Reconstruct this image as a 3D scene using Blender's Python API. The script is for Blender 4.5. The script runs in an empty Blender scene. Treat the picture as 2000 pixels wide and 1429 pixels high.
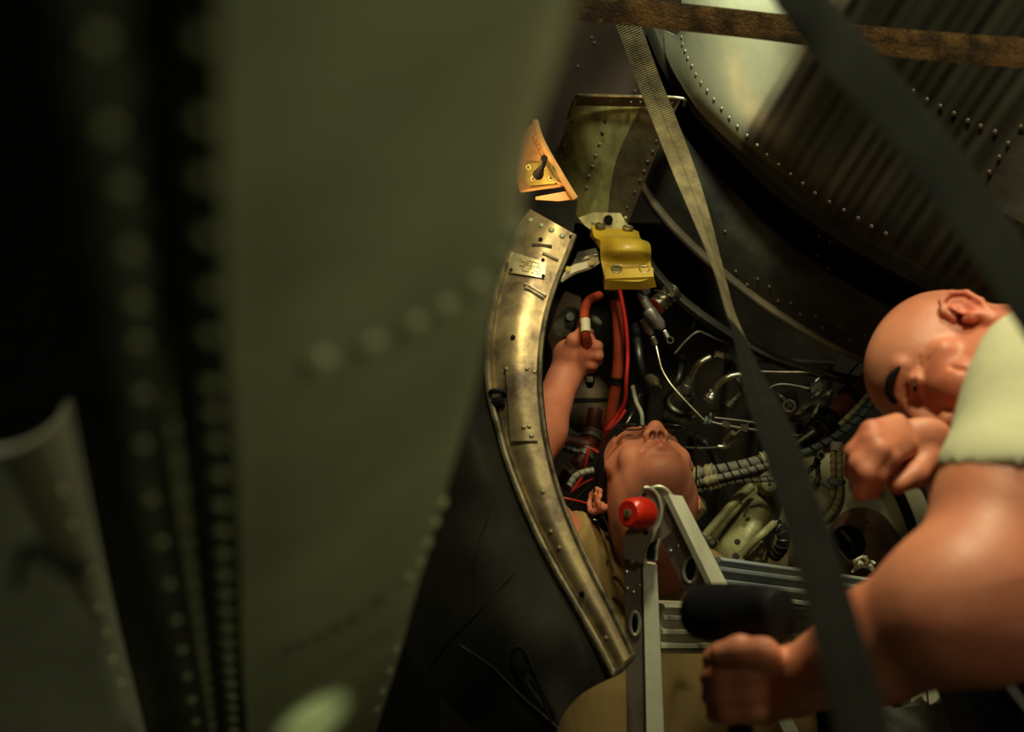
import bpy, math, random
import numpy as np
from mathutils import Vector, Matrix
random.seed(3); np.random.seed(3)
PI = math.pi

# ------------------------------------------------------------------ camera, world, lights, exposure
sc = bpy.context.scene
COL = sc.collection
W0, H0 = 2000, 1429
FPX = 50.0 / 36.0 * 2000
PITCH = math.radians(20)
CAM = np.array([0.0, 0.0, 0.9])
RT = np.array([1.0, 0, 0]); UP = np.array([0, -math.sin(PITCH), math.cos(PITCH)])
FW = np.array([0, math.cos(PITCH), math.sin(PITCH)])
B3 = np.stack([RT, UP, -FW], 1)          # columns: right, up, toward viewer

def P(x, y, d):
    """point of the hangar seen at photograph pixel (x, y) at distance d along the view axis"""
    return CAM + RT * ((x - 1000) / FPX * d) + UP * (-(y - 714.5) / FPX * d) + FW * d

cam = bpy.data.objects.new('camera', bpy.data.cameras.new('camera'))
COL.objects.link(cam); cam.location = CAM; cam.rotation_euler = (PI / 2 + PITCH, 0, 0)
cam.data.lens = 50; cam.data.sensor_width = 36; cam.data.clip_start = 0.02
cam.data.dof.use_dof = True; cam.data.dof.focus_distance = 2.25; cam.data.dof.aperture_fstop = 2.6
sc.camera = cam

world = bpy.data.worlds.new('night_hangar'); sc.world = world; world.use_nodes = True
world.node_tree.nodes['Background'].inputs[0].default_value = (.9, 1, .8, 1)
world.node_tree.nodes['Background'].inputs[1].default_value = 0.004

def aim(o, target):
    o.rotation_euler = (Vector(target) - o.location).to_track_quat('-Z', 'Y').to_euler()

def area(name, loc, target, size, power, col, size_y=None):
    l = bpy.data.lights.new(name, 'AREA'); l.energy = power; l.color = col; l.size = size
    if size_y: l.shape = 'RECTANGLE'; l.size_y = size_y
    o = bpy.data.objects.new(name, l); COL.objects.link(o); o.location = loc; aim(o, target); return o

def spot(name, loc, target, power, col, ang, blend=.5, rad=.03):
    l = bpy.data.lights.new(name, 'SPOT'); l.energy = power; l.color = col
    l.spot_size = math.radians(ang); l.spot_blend = blend; l.shadow_soft_size = rad
    o = bpy.data.objects.new(name, l); COL.objects.link(o); o.location = loc; aim(o, target); return o

def point(name, loc, power, col, rad=.03):
    l = bpy.data.lights.new(name, 'POINT'); l.energy = power; l.color = col; l.shadow_soft_size = rad
    o = bpy.data.objects.new(name, l); COL.objects.link(o); o.location = loc; return o

# hangar flood lamp behind and to the right, overhead tube lamp, work lamps of the mechanics, added fill for panel and fist
area('hangar_flood_lamp', (.35, .05, 3.3), P(1550, 1000, 1.8), .35, 44, (1, .93, .56))
spot('overhead_lamp', (.80, 1.05, 3.5), P(1900, 850, 1.6), 125, (1, .90, .55), 40, .6, .09)
spot('panel_fill_lamp', (1.7, -.35, .75), P(600, 760, .75), 40, (.98, 1, .58), 42, .9, .08)  # added spot that gives the foreground panel its own light
area('fist_fill_lamp', (1.0, -.7, 1.5), P(1450, 1300, 1.6), .25, 4.5, (1, .92, .62))  # added fill light for the fist and ladder
area('hangar_tube_lamp', (2.6, -2.2, 4.6), P(700, 900, 1.2), 1.4, 4, (.95, 1, .6), .2)
spot('panel_work_lamp', P(1150, 1900, .55), P(612, 1410, 1.40), 90, (.9, 1, .55), 4.8, .4, .02)
spot('skin_work_lamp', P(1330, -330, 1.85), P(1400, 90, 2.3), 20, (.93, 1, .66), 44, .4, .035)
point('bay_work_lamp', P(1000, 345, 2.22), .5, (1, .6, .2), .02)
spot('flange_work_lamp', P(1150, -190, 1.55), P(1190, 700, 2.4), 15, (1, .84, .42), 44, .7, .04)
sc.view_settings.view_transform = 'Standard'; sc.view_settings.look = 'None'
sc.view_settings.exposure = -0.12; sc.view_settings.gamma = 1.0
sc.view_settings.use_curve_mapping = False

# ------------------------------------------------------------------ materials
MATS = {}
def mat(name, c, rough=.6, metal=0., c2=None, scale=8., amt=.5, bump=.0, bscale=40., stretch=(1, 1, 1), emit=0,
        sss=0., attr=False, wave=None, coat=0.):
    if name in MATS: return MATS[name]
    m = bpy.data.materials.new(name); m.use_nodes = True; nt = m.node_tree; N = nt.nodes; L = nt.links
    b = N['Principled BSDF']; b.inputs['Roughness'].default_value = rough; b.inputs['Metallic'].default_value = metal
    b.inputs['Coat Weight'].default_value = coat
    tc = N.new('ShaderNodeTexCoord'); mp = N.new('ShaderNodeMapping'); mp.inputs['Scale'].default_value = stretch
    L.new(tc.outputs['Object'], mp.inputs[0])
    no = N.new('ShaderNodeTexNoise'); no.inputs['Scale'].default_value = scale; no.inputs['Detail'].default_value = 7
    no.inputs['Roughness'].default_value = .65
    L.new(mp.outputs[0], no.inputs['Vector'])
    cr = N.new('ShaderNodeValToRGB'); cr.color_ramp.elements[0].position = .5 - .14 * amt
    cr.color_ramp.elements[1].position = .5 + .14 * amt
    c2 = c2 or tuple(v * .7 for v in c)
    cr.color_ramp.elements[0].color = (*c, 1); cr.color_ramp.elements[1].color = (*c2, 1)
    L.new(no.outputs[0], cr.inputs[0]); out = cr.outputs[0]
    if attr:
        at = N.new('ShaderNodeVertexColor'); at.layer_name = 'tint'
        mx = N.new('ShaderNodeMix'); mx.data_type = 'RGBA'; mx.blend_type = 'MULTIPLY'; mx.inputs[0].default_value = 1
        L.new(out, mx.inputs[6]); L.new(at.outputs[0], mx.inputs[7]); out = mx.outputs[2]
    L.new(out, b.inputs['Base Color'])
    if rough < .95:
        mr = N.new('ShaderNodeMapRange'); mr.inputs[3].default_value = max(.05, rough - .12); mr.inputs[4].default_value = min(1, rough + .15)
        L.new(no.outputs[0], mr.inputs[0]); L.new(mr.outputs[0], b.inputs['Roughness'])
    if bump:
        bn = N.new('ShaderNodeTexNoise'); bn.inputs['Scale'].default_value = bscale; bn.inputs['Detail'].default_value = 4
        L.new(mp.outputs[0], bn.inputs['Vector'])
        bp = N.new('ShaderNodeBump'); bp.inputs['Strength'].default_value = bump; bp.inputs['Distance'].default_value = .004
        h = bn.outputs[0]
        if wave:
            wv = N.new('ShaderNodeTexWave'); wv.inputs['Scale'].default_value = wave; L.new(tc.outputs['UV'], wv.inputs[0])
            ad = N.new('ShaderNodeMath'); ad.operation = 'ADD'; L.new(h, ad.inputs[0]); L.new(wv.outputs[1], ad.inputs[1]); h = ad.outputs[0]
        L.new(h, bp.inputs['Height']); L.new(bp.outputs[0], b.inputs['Normal'])
    if max(c) < .13 or rough >= .85: b.inputs['Specular IOR Level'].default_value = .12
    if sss:
        b.inputs['Subsurface Weight'].default_value = sss; b.inputs['Subsurface Radius'].default_value = (1, .25, .1)
        b.inputs['Subsurface Scale'].default_value = .012
    if emit:
        b.inputs['Emission Strength'].default_value = emit; b.inputs['Emission Color'].default_value = (*c, 1)
    MATS[name] = m; return m

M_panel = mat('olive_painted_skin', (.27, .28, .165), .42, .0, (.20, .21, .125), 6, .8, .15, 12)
M_panel_dark = mat('dark_olive_shade', (.085, .085, .06), .55, 0, (.05, .05, .04), 14, .9, .2, 30)  # darker olive: shade of the turned-away side, also a small rivet row
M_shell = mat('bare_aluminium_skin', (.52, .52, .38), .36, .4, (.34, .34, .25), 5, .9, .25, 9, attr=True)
M_shell_shade_soot = mat('shaded_sooty_aluminium', (.16, .145, .115), .5, .5, (.05, .045, .045), 9, .8, .3, 25, (4, 1, .8))  # darker sooty copy of the skin metal for its unlit side
M_ring = mat('dark_cowl_paint', (.075, .068, .052), .8, 0, (.03, .028, .024), 9, .9, .3, 30)
M_ring2 = mat('brown_cowl_paint', (.15, .11, .065), .6, .2, (.07, .055, .04), 12, .9, .3, 30)
M_black = mat('black_void_metal', (.02, .018, .015), .7, .2, (.008, .008, .008), 9, .8)
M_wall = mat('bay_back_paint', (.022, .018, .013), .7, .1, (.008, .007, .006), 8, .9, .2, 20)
M_cream = mat('cream_bulkhead_paint', (.62, .58, .36), .5, 0, (.52, .48, .30), 5, .9, .1, 12)
M_access = mat('stained_olive_panel', (.66, .60, .22), .42, .05, (.20, .165, .075), 13, 1.2, .3, 30, (2.2, 1, .7))
M_brownpan = mat('brown_stained_panel', (.20, .15, .075), .5, .25, (.09, .07, .04), 26, .9, .3, 30)
M_fus = mat('purplish_brown_skin', (.085, .058, .043), .7, 0, (.045, .036, .032), 5, .9, .2, 20)
M_flange = mat('worn_gold_flange', (.44, .34, .175), .38, .6, (.10, .072, .055), 15, .8, .3, 24)
M_flange_edge = mat('flange_edge_metal', (.5, .43, .27), .35, .8, (.12, .10, .07), 25, .7, .2, 40)
M_plate = mat('data_plate_metal', (.68, .60, .36), .4, .6, (.45, .38, .22), 30, .8, .1)
M_hole = mat('hole_black', (.006, .006, .005), .9)
M_rivet = mat('rivet_metal', (.42, .40, .28), .35, .7, (.25, .24, .18), 90, .8)
M_rivet_ol = mat('painted_rivet', (.34, .36, .20), .4, .2, (.22, .23, .14), 60, .8)
M_rivet_dk = mat('dark_rivet', (.20, .18, .14), .4, .5, (.09, .08, .07), 90, .8)  # darker rivet metal for the skin's right side, rings and panels
M_rivet_br = mat('ladder_rivet', (.75, .72, .5), .25, .9)
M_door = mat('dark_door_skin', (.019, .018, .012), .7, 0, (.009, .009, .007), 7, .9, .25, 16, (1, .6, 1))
M_orange = mat('tan_primer_bracket', (.70, .37, .14), .45, .1, (.52, .27, .10), 20, .8, .1)
M_pad = mat('yellow_green_pad', (.50, .42, .10), .45, .3, (.32, .27, .07), 30, .8)
M_screw = mat('brass_screw', (.9, .6, .2), .3, .8)
M_yellow = mat('yellow_bracket_paint', (.50, .34, .03), .42, 0, (.38, .27, .025), 14, .8, .15, 60, coat=.2)
M_fast = mat('fastener_olive', (.20, .17, .06), .4, .6)
M_silver = mat('bright_silver', (.85, .87, .8), .18, .95)
M_steel = mat('tube_steel', (.62, .60, .48), .22, .95, (.4, .38, .3), 40, .8)
M_steel_dk = mat('dull_steel', (.22, .21, .18), .38, .8, (.1, .1, .09), 30, .8)
M_grey = mat('grey_valve_alloy', (.33, .32, .28), .4, .5, (.2, .19, .17), 40, .8, .2, 90)
M_red = mat('red_hose_rubber', (.50, .07, .025), .38, 0, (.32, .045, .02), 20, .8, .1)
M_red2 = mat('bright_red_cable', (.75, .035, .03), .35)
M_darkred = mat('dark_red_pipe', (.17, .035, .02), .45, 0, (.08, .02, .015), 20, .8)
M_rubber = mat('black_rubber', (.008, .008, .010), .6, 0, (.009, .009, .011), 20, .8, .05, 50)
M_blueclamp = mat('blue_grey_clamp', (.10, .14, .14), .5)
M_braid = mat('braided_hose_cover', (.21, .21, .18), .6, .1, (.14, .14, .12), 60, .8, .5, 220)
M_braid_y = mat('yellowed_hose_cover', (.45, .42, .22), .55, .1, (.28, .26, .15), 60, .8, .4, 220)
M_white = mat('white_plastic', (.80, .76, .58), .5)
M_paleh = mat('pale_tubing', (.42, .43, .34), .45)
M_cast = mat('pale_green_casting', (.42, .43, .22), .48, .1, (.22, .21, .11), 22, .9, .35, 40)
M_mauve = mat('mauve_housing_paint', (.34, .21, .17), .5, 0, (.27, .17, .14), 12, .8, .1)
M_strap = mat('khaki_webbing', (.26, .225, .125), .9, 0, (.10, .088, .06), 38, 1.2, .8, 300, wave=29)
M_strap_br = mat('brown_webbing', (.40, .23, .085), .9, 0, (.10, .065, .04), 24, .8, .9, 300, wave=29)
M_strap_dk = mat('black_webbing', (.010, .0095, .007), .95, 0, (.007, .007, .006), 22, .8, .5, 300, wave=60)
M_strap_gr = mat('grey_webbing', (.05, .053, .043), .95, 0, (.034, .036, .032), 10, .8, .5, 300, wave=60)
M_thread = mat('dark_thread', (.05, .045, .03), .9)
M_alu = mat('ladder_aluminium', (.72, .71, .52), .34, .5, (.55, .54, .42), 30, .8, .15, 50, (1, 1, .25))
M_alubright = mat('polished_aluminium', (.90, .90, .70), .45, .2, (.78, .78, .6), 30, .8, .1, 50)
M_ladplate = mat('ladder_side_plate', (.27, .22, .17), .5, .55, (.20, .165, .13), 26, .8, .1, 60)
M_redknob = mat('red_knob_plastic', (.85, .03, .012), .3, 0, coat=.4)
M_bluepaint = mat('blue_scuffed_aluminium', (.58, .60, .50), .42, .45, (.38, .44, .48), 14, .7, .1)
M_skinA = mat('skin_right_man', (.66, .25, .14), .5, 0, (.56, .17, .09), 9, .9, .12, 130, sss=.25, attr=True)
M_skinB = mat('skin_bay_man', (.58, .22, .13), .55, 0, (.50, .16, .09), 12, .9, .12, 150, sss=.2, attr=True)
M_shirtA = mat('pale_shirt', (.74, .72, .46), .85, 0, (.66, .65, .43), 7, .8, 1., 9)
M_shirtB = mat('tan_shirt', (.34, .23, .09), .9, 0, (.24, .165, .065), 10, .8, .35, 40, (1, 1, .3))
M_trou = mat('dark_trousers', (.06, .06, .045), .9, 0, None, 10, .8, .3, 60)
M_boot = mat('brown_boots', (.06, .04, .025), .6)
M_hair = mat('dark_hair', (.012, .008, .006), .8, 0, None, 60, .8, .6, 400)
M_eye = mat('eye_white', (.5, .42, .33), .25)
M_iris = mat('iris_dark', (.02, .015, .01), .15)
M_frame = mat('glasses_frame', (.03, .022, .02), .3, .5)
M_pad2 = mat('grey_quilted_pad', (.30, .31, .27), .8, 0, (.22, .23, .2), 16, .8, .8, 30)
M_floor = mat('hangar_concrete', (.07, .07, .06), .8, 0, None, 3, .8)
M_hwall = mat('hangar_wall_sheet', (.03, .03, .028), .8)
mg = bpy.data.materials.new('lens_glass'); mg.use_nodes = True
b = mg.node_tree.nodes['Principled BSDF']; b.inputs['Transmission Weight'].default_value = 1; b.inputs['Roughness'].default_value = .02
b.inputs['IOR'].default_value = 1.1

# ------------------------------------------------------------------ object helpers
def link_mesh(name, V, Fc, material, parent=None, smooth=True, loc=None, uvs=None, auto=None):
    me = bpy.data.meshes.new(name)
    V = np.asarray(V, float)
    if parent is not None: off = np.array(world_loc(parent))
    elif loc is not None: off = np.array(loc)
    else: off = np.array([V[:, 0].mean(), V[:, 1].mean(), V[:, 2].min()])
    me.from_pydata((V - off).tolist(), [], [list(map(int, f)) for f in Fc])
    me.materials.append(material)
    if smooth:
        me.polygons.foreach_set('use_smooth', [True] * len(me.polygons))
        try: me.set_sharp_from_angle(angle=math.radians(auto or 40))
        except Exception: pass
    if uvs is not None:
        uvl = me.uv_layers.new(name='uv')
        li = np.zeros(len(me.loops), int); me.loops.foreach_get('vertex_index', li)
        uvl.data.foreach_set('uv', np.asarray(uvs, float)[li].ravel())
    me.update()
    o = bpy.data.objects.new(name, me); COL.objects.link(o)
    if parent is not None: o.parent = parent
    else: o.location = off
    return o

def world_loc(o):
    l = Vector(o.location)
    while o.parent: o = o.parent; l = l + o.location
    return l

def thing(name, label, cat, loc, group=None):
    o = bpy.data.objects.new(name, None); COL.objects.link(o); o.location = loc; o.empty_display_size = .05
    o['label'] = label; o['category'] = cat
    if group: o['group'] = group
    return o

def tag(o, label, cat, group=None, kind=None):
    o['label'] = label; o['category'] = cat
    if group: o['group'] = group
    if kind: o['kind'] = kind
    return o

def join(*ms):
    V = []; Fc = []; n = 0
    for v, f in ms:
        V.append(np.asarray(v, float)); Fc += [[i + n for i in q] for q in f]; n += len(v)
    return np.vstack(V), Fc

def smooth_path(pts, n):
    pts = np.asarray(pts, float)
    if len(pts) == 2:
        t = np.linspace(0, 1, n)[:, None]; return pts[0] * (1 - t) + pts[1] * t
    seg = np.linalg.norm(np.diff(pts[:, :3], axis=0), axis=1) ** .5
    T = np.r_[0, np.cumsum(seg)]; t = np.linspace(0, T[-1], n)
    m = np.zeros_like(pts)
    m[1:-1] = (pts[2:] - pts[:-2]) / (T[2:] - T[:-2])[:, None]
    m[0] = (pts[1] - pts[0]) / (T[1] - T[0]); m[-1] = (pts[-1] - pts[-2]) / (T[-1] - T[-2])
    i = np.clip(np.searchsorted(T, t, side='right') - 1, 0, len(pts) - 2)
    h = (T[i + 1] - T[i])[:, None]; s = ((t - T[i]) / (T[i + 1] - T[i]))[:, None]
    return ((2 * s**3 - 3 * s**2 + 1) * pts[i] + (s**3 - 2 * s**2 + s) * h * m[i]
            + (-2 * s**3 + 3 * s**2) * pts[i + 1] + (s**3 - s**2) * h * m[i + 1])

def tube_m(path, r, seg=12, n=None, caps=True, flat=1.0):
    """path: world points; r: scalar or list per control point"""
    path = np.asarray(path, float)
    rr = np.full(len(path), r, float) if np.isscalar(r) else np.asarray(r, float)
    n = n or max(2, len(path) * 7) if len(path) > 2 else (n or 2)
    q = smooth_path(np.c_[path, rr], n); C = q[:, :3]; R = q[:, 3]
    T = np.gradient(C, axis=0); T /= np.linalg.norm(T, axis=1)[:, None] + 1e-12
    a = np.array([0, 0, 1.]) if abs(T[0][2]) < .9 else np.array([1., 0, 0])
    u = np.cross(T[0], a); u /= np.linalg.norm(u)
    V = []
    for k in range(n):
        u = u - T[k] * (u @ T[k]); u /= np.linalg.norm(u); w = np.cross(T[k], u)
        for s in range(seg):
            an = 2 * PI * s / seg
            V.append(C[k] + R[k] * (math.cos(an) * u + flat * math.sin(an) * w))
    Fc = []
    for k in range(n - 1):
        for s in range(seg):
            s2 = (s + 1) % seg
            Fc.append([k * seg + s, k * seg + s2, (k + 1) * seg + s2, (k + 1) * seg + s])
    if caps:
        Fc.append([s for s in range(seg)][::-1]); Fc.append([(n - 1) * seg + s for s in range(seg)])
    return np.array(V), Fc

def lathe_m(a, b, prof, seg=20):
    """prof: list of (t along a->b, radius)"""
    a = np.asarray(a, float); b = np.asarray(b, float); T = (b - a); L = np.linalg.norm(T); T /= L
    c = np.array([0, 0, 1.]) if abs(T[2]) < .9 else np.array([1., 0, 0])
    u = np.cross(T, c); u /= np.linalg.norm(u); w = np.cross(T, u)
    V = []
    for t, r in prof:
        for s in range(seg):
            an = 2 * PI * s / seg; V.append(a + (b - a) * t + r * (math.cos(an) * u + math.sin(an) * w))
    Fc = []
    for k in range(len(prof) - 1):
        for s in range(seg):
            s2 = (s + 1) % seg; Fc.append([k * seg + s, k * seg + s2, (k + 1) * seg + s2, (k + 1) * seg + s])
    Fc.append([s for s in range(seg)][::-1]); Fc.append([(len(prof) - 1) * seg + s for s in range(seg)])
    return np.array(V), Fc

def loft(curves, nu=40, nv=16, th=.003, toward=False):
    """curves: lists of (x,y,d) -> closed sheet th thick (added away from the viewer). Returns mesh + grid + normals + uv"""
    cs = [smooth_path([P(*p) for p in c], nu) for c in curves]
    cs = np.array(cs)                                  # nc, nu, 3
    G = np.zeros((nv, nu, 3))
    for i in range(nu): G[:, i] = smooth_path(cs[:, i], nv) if len(curves) > 2 else smooth_path(cs[:, i], nv)
    return sheet(G, th)

def sheet(G, th):
    nv, nu, _ = G.shape
    du = np.gradient(G, axis=1); dv = np.gradient(G, axis=0)
    N = np.cross(du, dv); N /= np.linalg.norm(N, axis=2)[:, :, None] + 1e-12
    c = G.reshape(-1, 3).mean(0)
    if (N.reshape(-1, 3).mean(0) @ (CAM - c)) < 0: N = -N; flip = True
    else: flip = False
    V = np.vstack([G.reshape(-1, 3), (G - N * th).reshape(-1, 3)])
    n = nu * nv; Fc = []
    for j in range(nv - 1):
        for i in range(nu - 1):
            a = j * nu + i; q = [a, a + 1, a + nu + 1, a + nu]
            if flip: q = q[::-1]
            Fc.append(q); Fc.append([k + n for k in q[::-1]])
    bd = [i for i in range(nu)] + [j * nu + nu - 1 for j in range(1, nv)] + [(nv - 1) * nu + i for i in range(nu - 2, -1, -1)] + [j * nu for j in range(nv - 2, 0, -1)]
    for k in range(len(bd)):
        a, b_ = bd[k], bd[(k + 1) % len(bd)]
        q = [b_, a, a + n, b_ + n]
        if flip: q = q[::-1]
        Fc.append(q)
    return dict(m=(V, Fc), G=G, N=N)

def on(S, x, y, lift=0.0):
    """where the view ray at (x,y) meets sheet S: point, normal"""
    G = S['G'].reshape(-1, 3); N = S['N'].reshape(-1, 3)
    rel = G - CAM; d = rel @ FW
    px = 1000 + (rel @ RT) / d * FPX; py = 714.5 - (rel @ UP) / d * FPX
    k = np.argsort((px - x)**2 + (py - y)**2)[:4]
    wgt = 1 / (1 + (px[k] - x)**2 + (py[k] - y)**2)
    nn = (N[k] * wgt[:, None]).sum(0); nn /= np.linalg.norm(nn)
    ray = P(x, y, 1) - CAM; g = (G[k] * wgt[:, None]).sum(0) / wgt.sum()
    t = ((g - CAM) @ nn) / (ray @ nn)
    dd = (g - CAM) @ FW
    if abs(t - dd) > .25 * dd: t = dd
    return CAM + ray * t + nn * lift, nn

def poly_m(pts, th, nrm=None, bevel=0):
    """flat or near flat plate from outline of world points, thick th away from viewer"""
    A = np.array(pts, float); c = A.mean(0)
    n = np.zeros(3)
    for i in range(len(A)): n += np.cross(A[i] - c, A[(i + 1) % len(A)] - c)
    n /= np.linalg.norm(n)
    rev = (n @ (CAM - c)) < 0
    if rev: A = A[::-1]; n = -n
    k = len(A); V = np.vstack([A, A - n * th])
    Fc = [list(range(k)), [k + i for i in range(k)][::-1]] + [[(i + 1) % k, i, k + i, k + (i + 1) % k] for i in range(k)]
    return V, Fc

def ppoly(pts, d, th, smoothn=0):
    if not callable(d):
        dd = d; d = lambda x, y: dd
    w = [P(x, y, d(x, y)) for x, y in pts]
    return poly_m(w, th)

def plane_d(p1, p2, p3):
    """three (x,y,d) -> d(x,y) of the true 3D plane"""
    A = np.array([[p[0], p[1], 1] for p in (p1, p2, p3)], float); bb = np.array([1 / p[2] for p in (p1, p2, p3)])
    s = np.linalg.solve(A, bb); return lambda x, y: 1 / (s[0] * x + s[1] * y + s[2])

# shared dome / nut meshes
def dome_mesh():
    seg = 12; V = []; prof = [(1, -.15), (1, .05), (.86, .32), (.55, .52), (.2, .6)]
    for r, z in prof:
        for s in range(seg): V.append((r * math.cos(2 * PI * s / seg), r * math.sin(2 * PI * s / seg), z))
    Fc = []
    for k in range(len(prof) - 1):
        for s in range(seg): Fc.append([k * seg + s, k * seg + (s + 1) % seg, (k + 1) * seg + (s + 1) % seg, (k + 1) * seg + s])
    Fc.append([(len(prof) - 1) * seg + s for s in range(seg)])
    return V, Fc
DM = {}
def rivet(S_or_pn, x=0, y=0, r=.004, m=None, parent=None, name='rivet'):
    p, n = on(S_or_pn, x, y) if isinstance(S_or_pn, dict) else S_or_pn
    key = m.name
    if key not in DM:
        V, Fc = dome_mesh(); me = bpy.data.meshes.new('rivet'); me.from_pydata(V, [], Fc); me.materials.append(m)
        me.polygons.foreach_set('use_smooth', [True] * len(me.polygons)); DM[key] = me
    o = bpy.data.objects.new(name, DM[key]); COL.objects.link(o)
    o.parent = parent; o.location = Vector(p) - world_loc(parent)
    q = Vector(n).to_track_quat('Z', 'Y'); o.rotation_euler = q.to_euler(); o.scale = (r, r, r)
    return o

def disc_at(p, n, r, th, m, parent, name, seg=16, r2=None):
    p = np.asarray(p); n = np.asarray(n)
    v, f = lathe_m(p - n * th * .2, p + n * th, [(0, r), (.8, r), (1, (r2 or r * .9))], seg)
    return link_mesh(name, v, f, m, parent)

def ring_m(p, n, R, r, seg=24, s2=8, a0=0, a1=2 * PI):
    p = np.asarray(p, float); n = np.asarray(n, float); n = n / np.linalg.norm(n)
    c = np.array([0, 0, 1.]) if abs(n[2]) < .9 else np.array([1., 0, 0])
    u = np.cross(n, c); u /= np.linalg.norm(u); w = np.cross(n, u)
    V = []; Fc = []
    for k in range(seg):
        a = 2 * PI * k / seg; e = math.cos(a) * u + math.sin(a) * w
        for s in range(s2):
            b_ = 2 * PI * s / s2; V.append(p + e * (R + r * math.cos(b_)) + n * r * math.sin(b_))
    for k in range(seg):
        for s in range(s2):
            k2 = (k + 1) % seg; t2 = (s + 1) % s2; Fc.append([k * s2 + s, k2 * s2 + s, k2 * s2 + t2, k * s2 + t2])
    return np.array(V), Fc

def pt(pts):  # list of (x,y,d) -> world
    return [P(*p) for p in pts]

def mpp(n, d): return n * d / FPX       # n photo pixels at distance d in metres

# ------------------------------------------------------------------ setting
def box_m(lo, hi):
    x0, y0, z0 = lo; x1, y1, z1 = hi
    V = [(x, y, z) for z in (z0, z1) for y in (y0, y1) for x in (x0, x1)]
    return np.array(V, float), [[0, 2, 3, 1], [4, 5, 7, 6], [0, 1, 5, 4], [2, 6, 7, 3], [0, 4, 6, 2], [1, 3, 7, 5]]
for nm, lo, hi, mm in [('floor', (-6, -5, -.1), (6, 8, 0), M_floor), ('ceiling', (-6, -5, 6), (6, 8, 6.1), M_hwall),
                       ('wall_left', (-6.1, -5, 0), (-6, 8, 6), M_hwall), ('wall_right', (6, -5, 0), (6.1, 8, 6), M_hwall),
                       ('wall_back', (-6, 8, 0), (6, 8.1, 6), M_hwall), ('wall_front', (-6, -5.1, 0), (6, -5, 6), M_hwall)]:
    o = link_mesh(nm, *box_m(lo, hi), mm, smooth=False); o['kind'] = 'structure'

# ------------------------------------------------------------------ upper right: bare metal nacelle skin
def fpanel_d(x, y):                       # the leaning panel is one plane: inverse depth is linear
    return 1 / (1.95 - .00082 * y - .00025 * (x - 600))

t = thing('nacelle_skin', 'large curved bare metal skin with rivet rows, shade and sooty streaks coloured in at right', 'aircraft skin', P(1700, 300, 2.2))
L0 = [(1296, 60, 2.42), (1303, 112, 2.40), (1330, 165, 2.38), (1372, 225, 2.36), (1440, 290, 2.33), (1530, 372, 2.28), (1640, 452, 2.22), (1760, 522, 2.14), (1900, 592, 2.05), (2080, 665, 1.95)]
L1 = [(1328, 60, 2.32), (1338, 92, 2.31), (1370, 153, 2.29), (1410, 212, 2.27), (1475, 280, 2.24), (1560, 354, 2.20), (1665, 432, 2.14), (1790, 500, 2.07), (1930, 560, 1.99), (2100, 630, 1.90)]
L2 = [(1330, -60, 2.24), (1400, 20, 2.20), (1460, 70, 2.18), (1530, 120, 2.16), (1600, 175, 2.13), (1680, 235, 2.10), (1770, 300, 2.05), (1860, 360, 2.0), (1960, 420, 1.94), (2110, 500, 1.85)]
L3 = [(1330, -200, 2.2), (1480, -110, 2.13), (1600, -40, 2.08), (1700, 10, 2.05), (1770, 60, 2.02), (1840, 110, 1.99), (1910, 160, 1.96), (1990, 220, 1.92), (2080, 280, 1.88), (2200, 350, 1.8)]
L4 = [(1330, -330, 2.15), (1600, -300, 2.05), (1800, -250, 1.98), (1920, -200, 1.94), (2000, -150, 1.9), (2060, -100, 1.88), (2120, -50, 1.86), (2170, 20, 1.84), (2220, 80, 1.82), (2300, 160, 1.78)]
SK = loft([L0, L1, L2, L3, L4], 150, 90, .003)
nacsheet = SK
def add_tint(o, fn):
    """painted shade and sooty streaks: colour attribute from world position of every vertex"""
    me = o.data; n = len(me.vertices); co = np.zeros(n * 3, np.float32); me.vertices.foreach_get('co', co)
    w = co.reshape(-1, 3) + np.array(o.parent.location if o.parent else (0, 0, 0)) + (0 if o.parent else np.array(o.location))
    rel = w - CAM; d = rel @ FW; t_ = fn(1000 + (rel @ RT) / d * FPX, 714.5 - (rel @ UP) / d * FPX, w)
    ca = me.color_attributes.new(name='tint', type='FLOAT_COLOR', domain='POINT')
    ca.data.foreach_set('color', np.c_[t_, np.ones(n)].astype(np.float32).ravel())
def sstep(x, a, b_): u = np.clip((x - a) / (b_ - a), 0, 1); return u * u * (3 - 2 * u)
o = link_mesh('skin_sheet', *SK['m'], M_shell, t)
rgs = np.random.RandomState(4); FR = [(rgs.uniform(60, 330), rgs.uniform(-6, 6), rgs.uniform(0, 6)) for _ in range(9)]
def shade_soot(px, py, w):  # unlit right side coloured dark past a diagonal edge, with sooty streaks
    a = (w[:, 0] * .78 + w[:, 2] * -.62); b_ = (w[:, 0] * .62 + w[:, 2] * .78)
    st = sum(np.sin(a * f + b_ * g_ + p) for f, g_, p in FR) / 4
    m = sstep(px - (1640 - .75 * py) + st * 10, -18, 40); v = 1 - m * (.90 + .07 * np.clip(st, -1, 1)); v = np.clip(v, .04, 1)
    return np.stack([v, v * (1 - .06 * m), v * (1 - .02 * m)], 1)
add_tint(o, shade_soot)
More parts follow.
